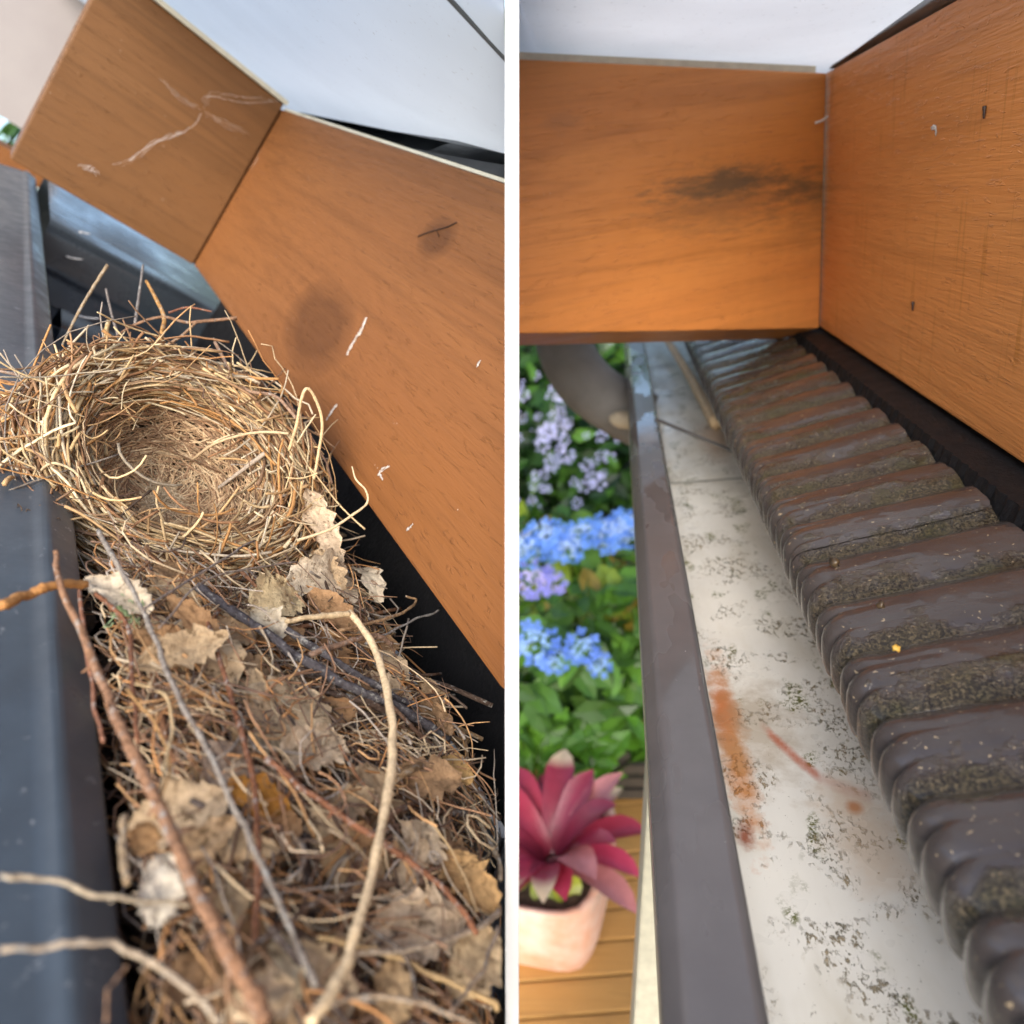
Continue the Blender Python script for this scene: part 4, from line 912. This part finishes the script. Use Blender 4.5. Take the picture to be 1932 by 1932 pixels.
def floor_strand():
    x, y = rng.normal(size=2) * .017; a = rng.uniform(0, 6.28); ln_ = rng.uniform(.015, .035); P = []; cur = rng.normal() * 1.2; n = 9
    for i in range(n):
        t = i / (n - 1) - .5; xx = x + math.cos(a + cur * t) * ln_ * t; yy = y + math.sin(a + cur * t) * ln_ * t; r = math.hypot(xx, yy)
        z = -.0325 + .9 * max(0, r - .012) ** 2 / .04 + .002 * rng.random(); P.append(NC + nu_ * xx + nw_ * yy + nax * min(0, z + .001))
    return np.array(P)
def stray():
    th = rng.uniform(0, 2 * math.pi); ln_ = rng.uniform(.02, .06); p = nest_pt(rng.uniform(.050, .070), th, rng.uniform(-.02, .012))
    d = unit((nu_ * math.cos(th + rng.normal() * .9) + nw_ * math.sin(th + rng.normal() * .9)) * 1.0 + nax * rng.normal() * .35); P = [p - d * ln_ * .5]; n = 9
    bend = rng.normal(size=3) * .5
    for i in range(n - 1): d = unit(d + bend / n + rng.normal(size=3) * .06); P.append(P[-1] + d * ln_ / n)
    return np.array(P)
plan = [(rim_strand, 2100, STRAW, .00025, .0009), (messy, 480, STRAW, .0003, .0010), (wall_strand, 900, STRAW + ROOT_, .0003, .0008), (cup_strand, 900, [(.52, .36, .21), (.40, .26, .15), (.60, .45, .28), (.28, .17, .10)], .00025, .0006), (floor_strand, 620, [(.60, .46, .30), (.50, .37, .23), (.66, .53, .36)], .0002, .0005), (stray, 210, STRAW + ROOT_, .0003, .0007)]
acc = Acc(); singles = []
def behind_ok(P):
    X = P[:, 0]; Z = P[:, 2]
    return not ((X > XF - .002) & (Z > ZB - .003)).any() and (X < .228).all()
for fn, cnt, cols, r0, r1 in plan:
    c_ = 0; tries = 0
    while c_ < cnt and tries < cnt * 4:
        tries += 1; P = fn()
        if not behind_ok(P): continue
        c_ += 1; colr = tuple(np.array(cols[rng.integers(len(cols))]) * rng.uniform(.7, 1.2)); r = rng.uniform(r0, r1) * (1.35 if rng.random() < .07 else 1)
        if fn is rim_strand and c_ <= 230 or fn is stray and c_ <= 50: singles.append((P, r * 1.25, colr))
        else: acc.add(tube(P, r * np.linspace(1, .7, len(P)), 4, .8), colr)
for P, r, colr in singles: build('straw', *tube(P, r * np.linspace(1, .65, len(P)), 6, .7, .15), M_straw, 'L', parent=nest, tint=colr, smooth=True)
tagit(build('woven_grass', acc.V, acc.F, M_straw, 'L', parent=nest, tint=acc.C, smooth=True), kind='stuff')
# special straws of the nest, with their own depths
def ntw(pts, w0, w1, colr, label=None, part=False, mat=None, name='twig', cat='twig'):
    Q = [at('L', px, py, d) for px, py, d in pts]; n = len(pts) * 6; P = smooth_path(Q, n); z = np.mean([p[2] for p in pts])
    VF = tube(P, np.linspace(w0, w1, n) * z / F / 2, 7, 1, .25, int(pts[0][0]))
    o = build('straw' if part else name, *VF, mat or (M_straw if part else M_twig), 'L', parent=nest if part else None, tint=colr, smooth=True)
    if not part: tagit(o, label, cat)
ntw([(545, 850, .335), (560, 800, .33), (568, 755, .325), (580, 733, .325), (597, 757, .33), (608, 800, .335), (600, 860, .34), (592, 905, .34)], 6, 6, (.62, .46, .26), part=True)
ntw([(360, 870, .345), (400, 840, .335), (450, 822, .33), (500, 815, .325), (545, 818, .325)], 6, 5, (.55, .40, .24), part=True)
ntw([(400, 930, .35), (440, 900, .345), (500, 855, .34)], 6, 9, (.40, .33, .26), part=True)
ntw([(70, 900, .27), (85, 880, .27), (110, 875, .27), (150, 900, .272), (185, 980, .272), (240, 1010, .275)], 5, 5, (.6, .46, .28), part=True)
ntw([(195, 690, .335), (210, 720, .325), (195, 790, .32), (200, 860, .315)], 12, 8, (.60, .45, .25), part=True)
ntw([(150, 760, .32), (165, 850, .30), (200, 930, .285), (260, 985, .28)], 6, 6, (.56, .40, .22), part=True)
ntw([(118, 650, .36), (140, 605, .365), (165, 560, .37), (203, 500, .375)], 4, 7, (.34, .26, .17), 'longest bare twig sticking up from the back left of the nest')
ntw([(255, 610, .40), (262, 560, .41), (270, 500, .42)], 6, 4, (.22, .20, .19), 'thin grey twig standing up behind the nest')
ntw([(225, 640, .40), (210, 590, .41), (200, 545, .42)], 5, 4, (.24, .21, .19), 'faint short grey twig left of the standing thin one')
ntw([(300, 690, .37), (305, 630, .375), (310, 600, .38), (295, 565, .385), (276, 530, .39)], 10, 6, (.40, .22, .08), 'orange-brown kinked twig rising from the back rim of the nest')
ntw([(200, 650, .37), (250, 615, .38), (305, 598, .38), (350, 608, .38), (385, 606, .38), (447, 600, .385)], 4, 7, (.26, .15, .09), 'reddish twig reaching right from the back rim toward the knotty beam')
ntw([(305, 658, .37), (345, 632, .375), (370, 608, .38)], 6, 5, (.32, .2, .12), 'short fork below the reddish twig at the back rim')
ntw([(318, 590, .385), (355, 580, .39), (400, 588, .395)], 4, 3, (.30, .13, .08), 'thin red-brown sprig above the reddish twig')
ntw([(195, 690, .36), (198, 640, .365), (205, 605, .37)], 11, 8, (.5, .36, .18), 'short straw stub upright on the back rim', name='straw_stem', cat='stem')
ntw([(405, 645, .365), (430, 690, .36), (465, 735, .35), (520, 748, .345), (560, 790, .34)], 7, 6, (.34, .22, .15), 'brown twig slanting along the back right rim of the nest')
ntw([(330, 700, .355), (298, 680, .36), (295, 655, .365)], 8, 9, (.5, .32, .15), 'second straw stub on the back rim of the nest', name='straw_stem', cat='stem')
ntw([(560, 1020, .30), (620, 1000, .305), (660, 975, .31), (692, 950, .315), (690, 925, .315), (672, 905, .315), (664, 880, .315)], 6, 3, (.60, .46, .28), 'curly pale tendril waving at the right of the nest', mat=M_straw, name='tendril', cat='tendril')
ntw([(0, 880, .27), (60, 915, .27), (130, 960, .275), (210, 1000, .28), (300, 1060, .285)], 9, 8, (.42, .30, .18), 'tan twig running out from under the nest over the lip at the left edge')
ntw([(0, 925, .262), (60, 965, .265), (150, 1010, .27), (250, 1040, .28)], 8, 7, (.36, .24, .14), 'lower tan twig crossing the gutter lip at the left edge')
ntw([(0, 700, .30), (60, 715, .305), (110, 740, .31)], 6, 5, (.34, .24, .18), 'short brown twig poking left over the lip near the nest top')
ntw([(0, 800, .285), (60, 780, .29), (120, 770, .30)], 7, 6, (.62, .48, .28), part=True)
ntw([(0, 745, .29), (70, 760, .295), (130, 800, .30)], 6, 6, (.62, .48, .28), part=True)
for k in range(26):                            # loose straws spilling over the lip at the left
    y0 = rng.uniform(690, 960); x0 = rng.uniform(-20, 60); d = .275 + (960 - y0) / 270 * .035
    ntw([(x0, y0, d), (x0 + 50, y0 + rng.normal() * 25, d + .005), (x0 + 110, y0 + rng.normal() * 45, d + .012)], 4.5, 4, tuple(np.array(STRAW[rng.integers(6)])), part=True)
# fine dark rootlet tuft at the lip
acc = Acc(); tc = at('L', 85, 985, .262)
for k in range(90):
    P = tc + rng.normal(size=3) * .003 + np.cumsum(rng.normal(size=(8, 3)) * .0016, axis=0); acc.add(tube(P, .0002, 4), (.12, .085, .06))
tagit(build('rootlet_tuft', acc.V, acc.F, M_straw, 'L', tint=acc.C), 'dark fuzzy tuft of rootlets hanging over the lip at the left', 'tuft', kind='stuff')
acc = Acc(); tc = on_plane('L', 240, 1152, LZ + .010)
for k in range(40):
    P = tc + rng.normal(size=3) * .0016 + np.cumsum(rng.normal(size=(6, 3)) * .0009, axis=0); acc.add(tube(P, .00022, 4), (.30, .40, .22))
tagit(build('lichen_tuft', acc.V, acc.F, M_straw, 'L', tint=acc.C), 'tiny pale green lichen tuft below the white folded leaf', 'lichen', kind='stuff')

for o in bpy.data.objects:
    if o.parent is None and 'label' in o and 'kind' not in o: o['kind'] = 'thing'
    for k in ('_o', '_fr'):
        if k in o: del o[k]
